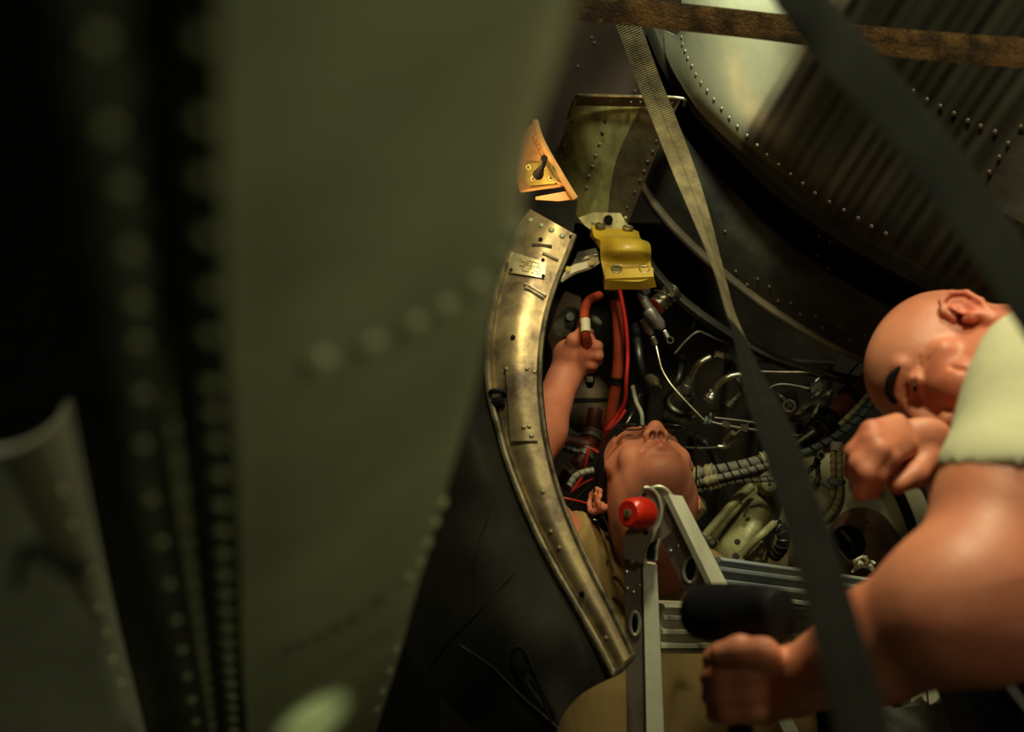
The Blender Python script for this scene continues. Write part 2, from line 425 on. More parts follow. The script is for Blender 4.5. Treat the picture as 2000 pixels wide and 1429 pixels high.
def sub_sheet(S, x_of_y, th, lift, side=1):
    G = S['G']; N = S['N']
    rel = G - CAM; d = rel @ FW; px = 1000 + (rel @ RT) / d * FPX; py = 714.5 - (rel @ UP) / d * FPX
    V = []; idx = {}; Fc = []
    nv, nu, _ = G.shape
    G2 = G + N * lift
    keep = side * (px - x_of_y(py)) > 0
    n = 0
    for j in range(nv):
        for i in range(nu):
            idx[j, i] = len(V); V.append(G2[j, i])
    base = len(V)
    for j in range(nv):
        for i in range(nu): V.append(G2[j, i] - N[j, i] * th)
    edges = {}
    for j in range(nv - 1):
        for i in range(nu - 1):
            if keep[j, i] and keep[j + 1, i] and keep[j, i + 1] and keep[j + 1, i + 1]:
                q = [idx[j, i], idx[j, i + 1], idx[j + 1, i + 1], idx[j + 1, i]]
                Fc.append(q); Fc.append([k + base for k in q[::-1]])
                for a, b_ in zip(q, q[1:] + q[:1]):
                    if (b_, a) in edges: del edges[b_, a]
                    else: edges[a, b_] = 1
    for a, b_ in edges: Fc.append([b_, a, a + base, b_ + base])
    used = sorted({v for f in Fc for v in f}); mp = {v: k for k, v in enumerate(used)}
    return np.array([V[v] for v in used]), [[mp[v] for v in f] for f in Fc]
rows = [(1331, 72), (1333, 86), (1338, 99), (1343, 113), (1351, 128), (1359, 145), (1369, 161), (1381, 177), (1394, 194), (1409, 212), (1424, 230), (1440, 247), (1459, 265), (1479, 284), (1498, 303), (1521, 322), (1544, 341), (1568, 359), (1592, 378), (1620, 395), (1648, 411), (1676, 427), (1702, 443), (1730, 457)]
for k, (x, y) in enumerate(rows): rivet(SK, x, y, mpp(4.3 + .05 * k, 2.2), M_rivet if k < 14 else M_rivet_dk, t).delta_location = (0, 0, 0)
for x, y in [(1690, 115), (1710, 133), (1735, 150), (1760, 165), (1786, 178), (1812, 195), (1838, 208), (1865, 222), (1892, 236), (1917, 247), (1945, 258)]:
    p, n = on(SK, x, y); rivet((p + n * .003, n), r=mpp(5.2, 2.05), m=M_rivet_dk, parent=t)
for x, y in [(1995, 248), (1970, 280), (1953, 307), (1934, 336), (1917, 364), (1903, 391), (1620, 520), (1600, 497)]:
    p, n = on(SK, x, y); rivet((p + n * .003, n), r=mpp(5.0, 2.0), m=M_rivet_dk, parent=t)
# dark recessed access plate at the far right
A = [on(SK, x, y, .004)[0] for x, y in [(1990, 262), (2080, 300), (2060, 470), (1955, 410), (1922, 392), (1938, 350)]]
link_mesh('dark_access_plate', *poly_m(A, .004), M_ring, t, smooth=False)

# lip of the skin and the concentric cowl rings below it
t = thing('skin_edge_lip', 'thin dark metal lip running along the lower edge of the bare metal skin', 'trim strip', P(1500, 380, 2.35))
def off(c, dx, dy, dd): return [(x + dx, y + dy, d + dd) for x, y, d in c]
La = [(1262, 66, 2.47), (1290, 130, 2.46), (1335, 200, 2.44), (1405, 275, 2.42), (1500, 368, 2.37), (1610, 452, 2.30), (1740, 528, 2.22), (1890, 602, 2.12), (2070, 680, 2.02)]
S = loft([La, [(x + 14 + .0 * k, y - 14, d - .03) for k, (x, y, d) in enumerate(La)], L0[:-1] if False else [(x + 30, y - 26, d - .01) for x, y, d in La]], 60, 7, .003)
link_mesh('lip_strip', *S['m'], M_ring, t)
Lb = [(1258, 70, 2.52), (1280, 150, 2.52), (1335, 262, 2.51), (1410, 350, 2.50), (1500, 438, 2.47), (1600, 515, 2.42), (1720, 585, 2.35), (1860, 650, 2.28), (2020, 700, 2.2)]
Lc = off(La, 4, 3, .02)
t = thing('dark_gap_ring', 'near black curved band in the gap under the bare metal skin', 'aircraft ring', P(1500, 400, 2.5))
S = loft([Lc, [((a[0] + b_[0]) / 2, (a[1] + b_[1]) / 2, 2.6) for a, b_ in zip(Lb, La)], Lb], 60, 9, .004)
link_mesh('ring_skin', *S['m'], M_black, t)
t = thing('lower_cowl_ring', 'dark grey riveted cowl ring curving below the gap under the bare metal skin', 'aircraft ring', P(1500, 560, 2.5))
Ld = [(1235, 330, 2.66), (1262, 395, 2.64), (1318, 462, 2.62), (1395, 532, 2.60), (1478, 596, 2.57), (1570, 655, 2.54), (1660, 700, 2.5), (1790, 742, 2.42), (1960, 790, 2.34)]
Lm = [((a[0] + b_[0]) / 2 + 4, (a[1] + b_[1]) / 2 - 4, (a[2] + b_[2]) / 2 - .04) for a, b_ in zip(Lb, Ld)]
S2 = loft([Lb, Lm, Ld], 70, 20, .004)
link_mesh('ring_skin', *S2['m'], M_ring, t)
G = S2['G']; N = S2['N']
bead = [G[-3, i] + N[-3, i] * .004 for i in range(0, 70, 6)]
link_mesh('edge_bead', *tube_m(bead, .008, 8), M_ring2, t)
for x, y in [(1416, 452), (1437, 530), (1460, 556), (1480, 545), (1503, 560), (1520, 588), (1545, 592), (1563, 614), (1593, 618), (1608, 640), (1640, 640), (1660, 662), (1690, 655), (1706, 682), (1735, 622), (1742, 640), (1732, 680), (1600, 460), (1621, 470)]:
    rivet(S2, x, y, mpp(4.6, 2.5), M_rivet_dk, t)
t = thing('inner_rim', 'narrow dull rim curving around the top of the open engine bay', 'aircraft ring', P(1430, 640, 2.7))
Le = [(1262, 490, 2.72), (1290, 530, 2.72), (1345, 585, 2.70), (1430, 645, 2.68), (1520, 692, 2.66), (1620, 722, 2.64), (1720, 742, 2.6), (1820, 760, 2.55)]
S3 = loft([Le, off(Le, -4, 9, -.02), off(Le, -8, 20, 0)], 50, 6, .006)
link_mesh('rim_strip', *S3['m'], M_ring, t)

# purplish brown fuselage behind the straps at the top
t = thing('fuselage_skin', 'smooth purplish brown fuselage skin behind the crossing straps', 'aircraft skin', P(1150, 150, 2.9))
S = loft([[(900, -150, 3.0), (920, 100, 3.0), (960, 300, 3.0), (1000, 435, 3.0)], [(1120, -150, 2.86), (1130, 100, 2.86), (1150, 300, 2.86), (1170, 435, 2.9)],
          [(1290, -150, 2.8), (1300, 100, 2.8), (1330, 300, 2.84), (1370, 435, 2.95)], [(1420, -150, 2.86), (1440, 100, 2.86), (1460, 300, 2.9), (1480, 435, 3.0)]], 30, 30, .005)
link_mesh('skin', *S['m'], M_fus, t)
for x, y in [(1160, 84), (1155, 74), (1240, 178), (1128, 130)]: rivet(S, x, y, mpp(4, 2.8), M_rivet_dk, t)

# bay back wall and cream bulkhead
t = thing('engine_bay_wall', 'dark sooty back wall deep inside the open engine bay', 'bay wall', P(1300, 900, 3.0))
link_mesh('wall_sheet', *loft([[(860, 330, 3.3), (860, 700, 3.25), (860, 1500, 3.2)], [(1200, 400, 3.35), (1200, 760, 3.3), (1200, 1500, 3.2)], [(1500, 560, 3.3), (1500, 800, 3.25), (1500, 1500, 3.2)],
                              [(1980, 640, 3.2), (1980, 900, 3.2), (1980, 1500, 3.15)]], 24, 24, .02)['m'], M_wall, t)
t = thing('cream_bulkhead', 'smooth cream painted bulkhead at the lower right of the engine bay', 'bulkhead', P(1650, 1000, 2.95))
cb = [(1440, 960), (1520, 905), (1620, 885), (1700, 888), (1728, 925), (1752, 970), (1770, 1015), (1783, 1060), (1792, 1120), (1800, 1200), (1800, 1290), (1480, 1290), (1440, 1100)]
S = dict()
link_mesh('bulkhead_plate', *ppoly(cb, plane_d((1450, 900, 2.98), (1800, 900, 2.86), (1600, 1200, 2.92)), .03), M_cream, t, smooth=False)
link_mesh('lower_flap', *ppoly([(1545, 1075), (1582, 1050), (1602, 1190), (1530, 1190)], 2.86, .015), M_cream, t, smooth=False)
link_mesh('rim_seal', *tube_m(pt([(1690, 872, 2.84), (1726, 915, 2.83), (1757, 968, 2.82), (1778, 1020, 2.81), (1793, 1080, 2.8), (1802, 1150, 2.8)]), .011, 10), M_rubber, t)['label'] = 'black rubber seal on the bulkhead edge'
t = thing('outer_bay_frame', 'narrow cream frame strip beyond the black seal behind the raised hand', 'frame', P(1810, 980, 2.8))
link_mesh('frame_strip', *ppoly([(1718, 880), (1745, 900), (1800, 960), (1850, 1060), (1860, 1160), (1822, 1160), (1806, 1080), (1775, 985), (1745, 925)], 2.9, .02), M_cream, t, smooth=False)

# ------------------------------------------------------------------ stained access panel and its bracket
acc_d = plane_d((1125, 188, 2.45), (1330, 195, 2.38), (1180, 440, 2.62))
t = thing('access_panel', 'stained olive riveted metal panel with a lipped top edge, hanging above the yellow bracket', 'access panel', P(1190, 320, 2.5))
S = loft([[(1125, 192, acc_d(1125, 192)), (1086, 300, acc_d(1086, 300) + .01), (1105, 375, acc_d(1105, 375)), (1134, 436, acc_d(1134, 436))],
          [(1180, 193, acc_d(1180, 193) - .01), (1150, 300, acc_d(1150, 300) - .01), (1150, 375, acc_d(1150, 375)), (1162, 440, acc_d(1160, 440))],
          [(1262, 195, acc_d(1262, 193) - .012), (1212, 300, acc_d(1212, 300) - .012), (1196, 372, acc_d(1196, 372)), (1190, 440, acc_d(1190, 440))]], 30, 14, .004)
link_mesh('olive_face', *S['m'], M_access, t)
Sb = loft([[(1258, 195, acc_d(1258, 195) - .014), (1208, 300, acc_d(1208, 300) - .014), (1192, 372, acc_d(1192, 372) - .003), (1186, 440, acc_d(1186, 440) - .003)],
           [(1328, 197, acc_d(1328, 197) - .002), (1286, 290, acc_d(1286, 290)), (1252, 372, acc_d(1252, 372) + .01), (1222, 448, acc_d(1222, 448) + .01)]], 26, 8, .004)
link_mesh('brown_face', *Sb['m'], M_brownpan, t)['label'] = 'browner right part with worn paint'
link_mesh('top_lip', *tube_m(pt([(1084, 300, 2.49), (1112, 222, 2.45), (1126, 188, 2.42), (1136, 186, 2.41), (1230, 188, 2.37), (1332, 192, 2.34), (1336, 206, 2.36)]), .0028, 8, 40), M_flange_edge, t)
link_mesh('top_flange', *ppoly([(1127, 189), (1330, 193), (1318, 210), (1122, 206)], lambda x, y: acc_d(x, y) - .02 - .0008 * (206 - y), .002), M_brownpan, t, smooth=False)
for x, y in [(1182, 236), (1177, 259), (1171, 281), (1163, 303), (1157, 324), (1150, 343), (1146, 366), (1118, 238), (1109, 262), (1102, 284), (1095, 303)]:
    rivet(S, x, y, mpp(4.2, 2.45), M_rivet_ol if y > 270 else M_rivet_dk, t)
for x, y in [(1292, 257), (1282, 276), (1275, 296), (1265, 315), (1258, 334), (1250, 352), (1240, 375), (1225, 405)]:
    rivet(Sb, x, y, mpp(3.8, 2.45), M_rivet_dk, t)
for x, y in [(1145, 198), (1172, 199), (1192, 199), (1232, 200), (1251, 200), (1312, 202)]:
    rivet((P(x, y, acc_d(x, y) - .03), B3[:, 2]), r=mpp(3.2, 2.4), m=M_rivet_dk, parent=t)
link_mesh('bottom_tab', *ppoly([(1130, 425), (1160, 414), (1212, 416), (1226, 440), (1222, 462), (1180, 466), (1142, 440)], 2.5, .008), M_access, t, smooth=False)
disc_at(P(1188, 429, 2.495), B3[:, 2], mpp(9, 2.5), .003, M_hole, t, 'tab_hole')
for x, y in [(1158, 434), (1222, 425)]: rivet((P(x, y, 2.49), B3[:, 2]), r=mpp(3.4, 2.5), m=M_rivet_ol, parent=t)

t = thing('yellow_bracket', 'yellow painted S-bent bracket with four round fasteners at the top of the bay', 'bracket', P(1215, 500, 2.4))
S = loft([[(1156, 441, 2.42), (1190, 446, 2.42), (1232, 447, 2.42), (1247, 452, 2.43)],
          [(1160, 462, 2.40), (1195, 460, 2.385), (1235, 462, 2.385), (1252, 466, 2.40)],
          [(1172, 470, 2.38), (1205, 466, 2.35), (1245, 468, 2.35), (1268, 474, 2.37)],
          [(1172, 490, 2.37), (1205, 490, 2.335), (1250, 490, 2.335), (1272, 492, 2.36)],
          [(1174, 512, 2.37), (1205, 514, 2.36), (1250, 514, 2.36), (1271, 512, 2.37)],
          [(1183, 546, 2.34), (1205, 548, 2.34), (1250, 549, 2.34), (1277, 540, 2.34)]], 24, 34, .022)
link_mesh('bent_plate', *S['m'], M_yellow, t)
link_mesh('lower_edge', *join(poly_m(pt([(1185, 544, 2.338), (1277, 540, 2.338), (1272, 556, 2.35), (1258, 559, 2.355), (1205, 558, 2.355), (1188, 553, 2.35)]), .02)), M_yellow, t, smooth=False)
for x, y in [(1204, 529), (1258, 530), (1226, 449), (1172, 445)]:
    p, n = on(S, x, y, .001)
    f = disc_at(p, n, mpp(10.5, 2.35), .004, M_fast, t, 'fastener'); 
    link_mesh('fastener_ring', *ring_m(p + n * .004, n, mpp(9.5, 2.35), .0016), M_flange_edge, f)

t = thing('bright_silver_bracket', 'bright silver curved bracket with yellow spots beside the yellow bracket', 'bracket', P(1135, 515, 2.5))
S = loft([[(1096, 538, 2.45), (1118, 518, 2.45), (1145, 510, 2.45), (1168, 497, 2.46)], [(1094, 546, 2.44), (1120, 532, 2.44), (1148, 522, 2.44), (1168, 508, 2.44)]], 18, 5, .006)
link_mesh('lower_face', *S['m'], M_white, t)
link_mesh('curved_sleeve', *loft([[(1128, 492, 2.5), (1145, 488, 2.49), (1164, 484, 2.49)], [(1124, 503, 2.46), (1146, 500, 2.45), (1169, 496, 2.45)], [(1116, 519, 2.46), (1146, 511, 2.455), (1168, 498, 2.46)]], 14, 10, .004)['m'], M_silver, t)
for x, y in [(1109, 525), (1155, 513)]: disc_at(P(x, y, 2.436), B3[:, 2], mpp(5.5, 2.44), .002, M_pad, t, 'yellow_spot')

# orange lit corner bracket
t = thing('corner_bracket', 'tan corner bracket lit orange, with screwed pad and black lever', 'bracket', P(1070, 340, 2.3))
ob = plane_d((1045, 240, 2.30), (1120, 388, 2.26), (1010, 372, 2.32))
link_mesh('web_plate', *ppoly([(1040, 240), (1048, 244), (1064, 285), (1090, 330), (1104, 360), (1094, 366), (1070, 367), (1016, 376), (1000, 330), (1010, 270)], ob, .006), M_orange, t, smooth=False)
link_mesh('edge_flange', *tube_m(pt([(1045, 236, 2.27), (1055, 268, 2.26), (1072, 302, 2.25), (1092, 336, 2.24), (1110, 366, 2.24), (1124, 388, 2.24)]), .0052, 8, 24), M_orange, t)
link_mesh('inner_bead', *tube_m(pt([(1039, 268, 2.285), (1052, 298, 2.28), (1068, 328, 2.27), (1084, 352, 2.265), (1096, 362, 2.26), (1060, 368, 2.27), (1020, 374, 2.28)]), .002, 6, 30), M_orange, t)
link_mesh('lower_lip', *ppoly([(1046, 384), (1106, 373), (1125, 389), (1090, 393), (1046, 390)], 2.25, .01), M_orange, t, smooth=False)
pd = link_mesh('screw_pad', *ppoly([(1024, 318), (1064, 317), (1072, 322), (1087, 351), (1084, 358), (1034, 363), (1024, 350)], lambda x, y: ob(x, y) - .012, .008), M_pad, t, smooth=False)
for x, y in [(1032, 327), (1065, 326), (1041, 349), (1075, 348)]:
    p = P(x, y, ob(x, y) - .0125); f = disc_at(p, B3[:, 2], mpp(6, 2.27), .002, M_screw, t, 'screw')
    for a in (.5, .5 + PI / 2):
        e = RT * math.cos(a) + UP * math.sin(a); q = p + B3[:, 2] * .0022
        link_mesh('screw_slot', *tube_m([q - e * .0032, q + e * .0032], .0007, 5, 2), M_hole, f)
link_mesh('lever', *tube_m(pt([(1051, 341, 2.25), (1055, 333, 2.23), (1060, 322, 2.2), (1063, 309, 2.17)]), [.009, .006, .0048, .0055], 10, 16), M_rubber, t)['label'] = 'black lever on the pad'
for x, y in [(1046, 270), (1052, 287), (1061, 306)]: rivet((P(x, y, ob(x, y) - .003), B3[:, 2]), r=mpp(4.5, 2.27), m=M_orange, parent=t)
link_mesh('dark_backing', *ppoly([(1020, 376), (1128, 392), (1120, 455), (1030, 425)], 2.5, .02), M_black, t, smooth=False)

# ------------------------------------------------------------------ curved flange and lower cowl door
DI = lambda y: 2.12 - .00027 * (y - 430)
outer = [(1036, 408), (1012, 440), (992, 490), (972, 545), (956, 610), (949, 690), (953, 770), (968, 830), (984, 890), (1008, 955), (1040, 1030), (1078, 1105), (1125, 1185), (1165, 1255), (1198, 1320)]
inner = [(1124, 458), (1112, 490), (1100, 520), (1082, 568), (1066, 625), (1057, 690), (1056, 755), (1062, 820), (1072, 880), (1090, 950), (1116, 1022), (1146, 1090), (1178, 1155), (1208, 1215), (1238, 1280)]
t = thing('curved_flange', 'worn gold coloured curved flange with data plate and holes, framing the bay opening', 'flange', P(1000, 760, 2.05))
mid = [((a[0] + b_[0]) / 2, (a[1] + b_[1]) / 2) for a, b_ in zip(outer, inner)]
SF = loft([[(x, y, DI(y) + .02) for x, y in outer], [(x, y, DI(y)) for x, y in mid], [(x, y, DI(y) + .004) for x, y in inner]], 90, 16, .004)
link_mesh('flange_face', *SF['m'], M_flange, t)
link_mesh('inner_return', *loft([[(x, y, DI(y) + .004) for x, y in inner], [(x + 5, y + 2, DI(y) + .06) for x, y in inner]], 80, 4, .003)['m'], M_black, t)
link_mesh('inner_bead', *tube_m([P(x - 2, y, DI(y) + .002) for x, y in inner], .0038, 8, 90), M_flange_edge, t)
link_mesh('outer_bead', *tube_m([P(x + 3, y, DI(y) + .012) for x, y in outer[2:]], .005, 8, 90), M_flange_edge, t)
link_mesh('second_bead', *tube_m([P(x - 5, y, DI(y) + .02) for x, y in outer[4:]], .0035, 8, 90), M_flange_edge, t)
link_mesh('end_edge', *tube_m(pt([(1196, 1318, DI(1320)), (1215, 1305, DI(1320)), (1236, 1282, DI(1320))]), .004, 8, 12), M_flange_edge, t)
def on_patch(S, pts, lift, th, m, name, parent, n=None):
    if len(pts) == 4:
        a, b_, c, d = [np.array(p, float) for p in pts]; G = np.zeros((8, 12, 3))
        for j in range(8):
            for i in range(12):
                u, v = i / 11, j / 7; q = (a * (1 - u) + b_ * u) * (1 - v) + (d * (1 - u) + c * u) * v; G[j, i] = on(S, q[0], q[1], lift)[0]
        return link_mesh(name, *sheet(G, th)['m'], m, parent)
    A = []
    K = len(pts)
    for i in range(K):
        a = np.array(pts[i]); b_ = np.array(pts[(i + 1) % K])
        for s in range(3): q = a + (b_ - a) * s / 3; A.append(on(S, q[0], q[1], lift)[0])
    return link_mesh(name, *poly_m(A, th), m, parent, smooth=False)
dp = on_patch(SF, [(998, 493), (1066, 514), (1063, 545), (995, 534)], .004, .003, M_plate, 'data_plate', t)
# print of the plate is too small to read in the photograph: short dark strokes in rows
V = []; Fc = []; rg = random.Random(5)
for r_ in range(6):
    x = 1017
    while x < 1054:
        w = rg.uniform(1.5, 4.5)
        if rg.random() < .75:
            yy = 505 + r_ * 4.2 + (x - 1000) * .22
            v, f = tube_m([on(SF, x, yy, .0045)[0], on(SF, x + w, yy + w * .22, .0045)[0]], .0007, 4, 2); Fc += [[i + len(V) for i in q] for q in f]; V += list(v)
        x += w + 1.2
o = link_mesh('plate_print', V, Fc, M_brownpan, dp, smooth=False)
for x, y in [(1001, 530), (1060, 541), (1060, 510)]: disc_at(*[q for q in on(SF, x, y, .0045)], mpp(3.4, 2.1), .002, M_hole, dp, 'corner_rivet')
for a, b_ in [((1060, 494), (1090, 508)), ((1040, 478), (1078, 482)), ((1025, 555), (1066, 579)), ((1026, 562), (1062, 583))]:
    link_mesh('raised_bead', *tube_m([on(SF, *a, .001)[0], on(SF, *b_, .001)[0]], .003, 8, 4), M_flange_edge, t)
pp = on_patch(SF, [(988, 714), (1044, 716), (1050, 862), (1000, 862)], .004, .003, M_flange, 'patch_plate', t)
for x, y in [(1037, 853), (1033, 835), (1023, 836), (1028, 722), (990, 722), (1043, 728)]: rivet((on(SF, x, y, .004)), r=mpp(4.4, 2.05), m=M_flange_edge, parent=t)
for x, y, r in [(1002, 659, 5), (1056, 468, 4.5), (1137, 1160, 6), (1115, 463, 4)]:
    p, n = on(SF, x, y, .0005); disc_at(p, n, mpp(r, 2.05), .0015, M_hole, t, 'hole')
for x, y in [(1036, 430), (1057, 440), (1077, 449), (1098, 461)]: rivet(SF, x, y, mpp(6, 2.1), M_rivet_ol, t)
for x, y in [(1075, 1038), (1092, 1070), (1085, 1105), (1100, 1132), (1183, 1246), (1060, 960), (1180, 1270)]: rivet(SF, x, y, mpp(5, 2.0), M_flange, t)
c = link_mesh('edge_clip', *join(tube_m(pt([(953, 775, 2.06), (962, 764, 2.03), (982, 766, 2.03), (986, 782, 2.04), (975, 797, 2.05)]), .004, 6, 24), tube_m(pt([(956, 790, 2.04), (985, 783, 2.03)]), .008, 8, 2), tube_m(pt([(953, 778, 2.05), (948, 798, 2.05), (952, 815, 2.06)]), .003, 6, 12)), M_rubber, t)
c['label'] = 'black clip over the outer edge'

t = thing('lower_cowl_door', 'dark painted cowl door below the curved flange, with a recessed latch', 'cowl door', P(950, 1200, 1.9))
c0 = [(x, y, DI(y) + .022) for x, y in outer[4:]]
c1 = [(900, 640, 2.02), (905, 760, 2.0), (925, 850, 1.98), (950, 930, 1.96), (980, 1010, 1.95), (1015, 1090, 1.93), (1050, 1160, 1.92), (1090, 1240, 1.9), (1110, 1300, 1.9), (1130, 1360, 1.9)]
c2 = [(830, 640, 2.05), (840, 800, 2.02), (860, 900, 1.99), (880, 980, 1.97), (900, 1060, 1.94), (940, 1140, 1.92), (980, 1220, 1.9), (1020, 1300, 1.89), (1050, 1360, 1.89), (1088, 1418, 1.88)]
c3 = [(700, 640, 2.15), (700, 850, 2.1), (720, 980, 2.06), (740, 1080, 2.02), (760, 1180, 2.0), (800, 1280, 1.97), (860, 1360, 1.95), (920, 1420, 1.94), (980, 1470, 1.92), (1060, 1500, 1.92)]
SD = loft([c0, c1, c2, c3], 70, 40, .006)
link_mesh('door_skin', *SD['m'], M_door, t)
def strip_on(S, pts, r, m, name, parent, lift=.0005, n=24):
    w = smooth_path([on(S, x, y, lift)[0] for x, y in pts], n)
    return link_mesh(name, *tube_m(w, r, 6, n), m, parent)
strip_on(SD, [(1058, 1070), (1000, 1125), (940, 1190), (880, 1250), (840, 1300)], .0008, M_hole, 'panel_seam', t)
strip_on(SD, [(960, 880), (955, 1000), (930, 1080), (925, 1190)], .0006, M_hole, 'panel_seam', t)
strip_on(SD, [(1100, 1429), (1010, 1350), (960, 1300), (900, 1260)], .0008, M_ring, 'panel_seam', t)
lat = [(1003, 1266), (1012, 1262), (1024, 1270), (1040, 1305), (1060, 1350), (1082, 1395), (1075, 1404), (1062, 1402), (1040, 1365), (1018, 1325), (1000, 1290), (1003, 1266)]
strip_on(SD, lat, .0022, M_hole, 'latch_outline', t, n=50)
on_patch(SD, [(1006, 1270), (1020, 1272), (1078, 1394), (1064, 1398), (1004, 1290)], .0015, .003, M_door, 'latch_cover', t)
on_patch(SD, [(1036, 1325), (1050, 1328), (1072, 1390), (1060, 1385)], .003, .003, M_hole, 'latch_recess', t)
on_patch(SD, [(1014, 1308), (1027, 1298), (1030, 1304), (1018, 1314)], .003, .003, M_hole, 'latch_slot', t)

# ------------------------------------------------------------------ leaning foreground panel
t = thing('foreground_panel', 'huge out of focus olive metal panel with rivet rows filling the left of the view', 'aircraft panel', P(600, 900, .9))
def fr(y, kind):
    """curves of the panel in photo pixels as function of y"""
    tab = {'right': [(-120, 1150), (0, 1120), (130, 1085), (260, 1046), (400, 1022), (520, 990), (600, 966), (700, 944), (850, 902), (1000, 858), (1130, 820), (1280, 780), (1429, 735), (1540, 702)],
           'face': [(-120, 425), (0, 430), (300, 430), (600, 440), (750, 450), (900, 462), (1100, 468), (1300, 475), (1540, 490)],
           'A': [(-120, 380), (75, 385), (345, 388), (565, 405), (700, 402), (800, 410), (930, 425), (1100, 432), (1300, 445), (1429, 455), (1540, 460)],
           'rib': [(-120, 300), (300, 300), (600, 320), (750, 325), (900, 342), (1100, 368), (1250, 390), (1429, 415), (1540, 425)],
           'B': [(-120, 160), (75, 185), (245, 205), (365, 235), (490, 250), (600, 262), (760, 272), (870, 275), (980, 292), (1060, 312), (1200, 340), (1429, 385), (1540, 400)],
           'left': [(-120, -60), (200, -10), (500, 60), (700, 100), (800, 140), (1000, 180), (1200, 230), (1429, 290), (1540, 320)]}[kind]
    return float(np.interp(y, [a for a, _ in tab], [b_ for _, b_ in tab]))
FD = lambda y: 1 / (2.25 - .00105 * y)            # depth at the face, top is overhead and near
ys = np.linspace(-120, 1540, 14)
def col(kind, dmul, dx=0, f=0): return [(fr(y, kind) + dx, y, FD(y) * dmul) for y in ys]
between = lambda a, b_, s, dm: [(fr(y, a) * (1 - s) + fr(y, b_) * s, y, FD(y) * dm) for y in ys]
SP = loft([col('face', .985), between('face', 'right', .3, 1.03), between('face', 'right', .65, 1.12), between('face', 'right', .92, 1.22), col('right', 1.28)], 60, 40, .003)
link_mesh('main_skin', *SP['m'], M_panel, t)
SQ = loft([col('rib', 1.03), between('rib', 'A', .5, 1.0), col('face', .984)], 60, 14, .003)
link_mesh('seam_strip', *SQ['m'], M_panel_dark, t)['label'] = 'riveted seam strip, coloured dark as turned from the light'
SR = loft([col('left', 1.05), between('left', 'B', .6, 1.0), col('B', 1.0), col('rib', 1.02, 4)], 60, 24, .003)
link_mesh('turned_skin', *SR['m'], M_panel_dark, t)['label'] = 'part of the skin curving away, its shade put in the colour'
link_mesh('raised_rib', *tube_m([P(fr(y, 'rib') , y, FD(y) * 1.02) for y in np.linspace(650, 1540, 10)], [.002, .004, .006, .007, .007, .007, .007, .007, .007, .007], 8, 50), M_panel, t)
ya = [75, 235, 345, 460, 565, 655, 750, 805, 862, 925, 985, 1035, 1080, 1120, 1158, 1192, 1224, 1254, 1282, 1308, 1333, 1357, 1380, 1402, 1424]
for i, y in enumerate(ya):
    r = float(np.interp(y, [0, 600, 900, 1429], [.0042, .0045, .0052, .0052]))
    rivet(SQ, fr(y, 'A'), y, r * 1.15, M_rivet_ol, t)
yb = [78, 250, 365, 490, 590, 668, 770, 868, 975, 1058, 1140, 1210, 1268, 1320, 1366, 1408]
for y in yb: rivet(SR, fr(y, 'B'), y, .0048, M_rivet_ol, t)
for x, y in [(622, 705), (722, 672), (806, 634), (866, 600), (930, 556), (982, 498), (1003, 450)]: rivet(SP, x, y, .0095 if x < 700 else .0085, M_rivet_ol, t)
for x, y in [(566, 1264), (590, 1252), (622, 1240), (655, 1222), (690, 1205), (738, 1172)]: rivet(SP, x, y, .0055, M_panel_dark, t)
for x, y in [(846, 1022), (832, 1062), (818, 1098), (797, 1128), (772, 1268), (760, 1310), (745, 1350), (860, 985), (735, 1385)]: rivet(SP, x, y, .0062, M_rivet_ol, t)

t = thing('lower_left_panel', 'out of focus pale olive panel at the bottom left behind the foreground panel', 'aircraft panel', P(100, 1250, 1.5))
SL = loft([[(-160, 900, .80), (-160, 1200, .92), (-160, 1560, 1.1)], [(20, 880, .82), (50, 1200, .98), (80, 1560, 1.16)],
           [(110, 830, .90), (180, 1180, 1.06), (250, 1560, 1.3)], [(140, 780, 1.02), (222, 1180, 1.2), (320, 1560, 1.6)]], 30, 24, .004)
link_mesh('panel_skin', *SL['m'], mat('grey_olive_paint', (.14, .145, .105), .6, 0, (.10, .105, .08), 5, .8, .2, 12), t)
for x, y in [(122, 960), (140, 1030), (178, 1120), (192, 1190), (206, 1240), (220, 1290), (236, 1335)]: rivet(SL, x, y, .0035, M_rivet_ol, t)
t = thing('bent_hook', 'blurred dark bent hook in front of the bottom left panel', 'hook', P(100, 1100, .7))
link_mesh('hook_rod', *tube_m(pt([(35, 1150, .74), (42, 1090, .72), (60, 1072, .71), (100, 1090, .71), (140, 1112, .72), (172, 1104, .76)]), [.002, .003, .004, .0045, .005, .003], 8, 30), M_rubber, t)

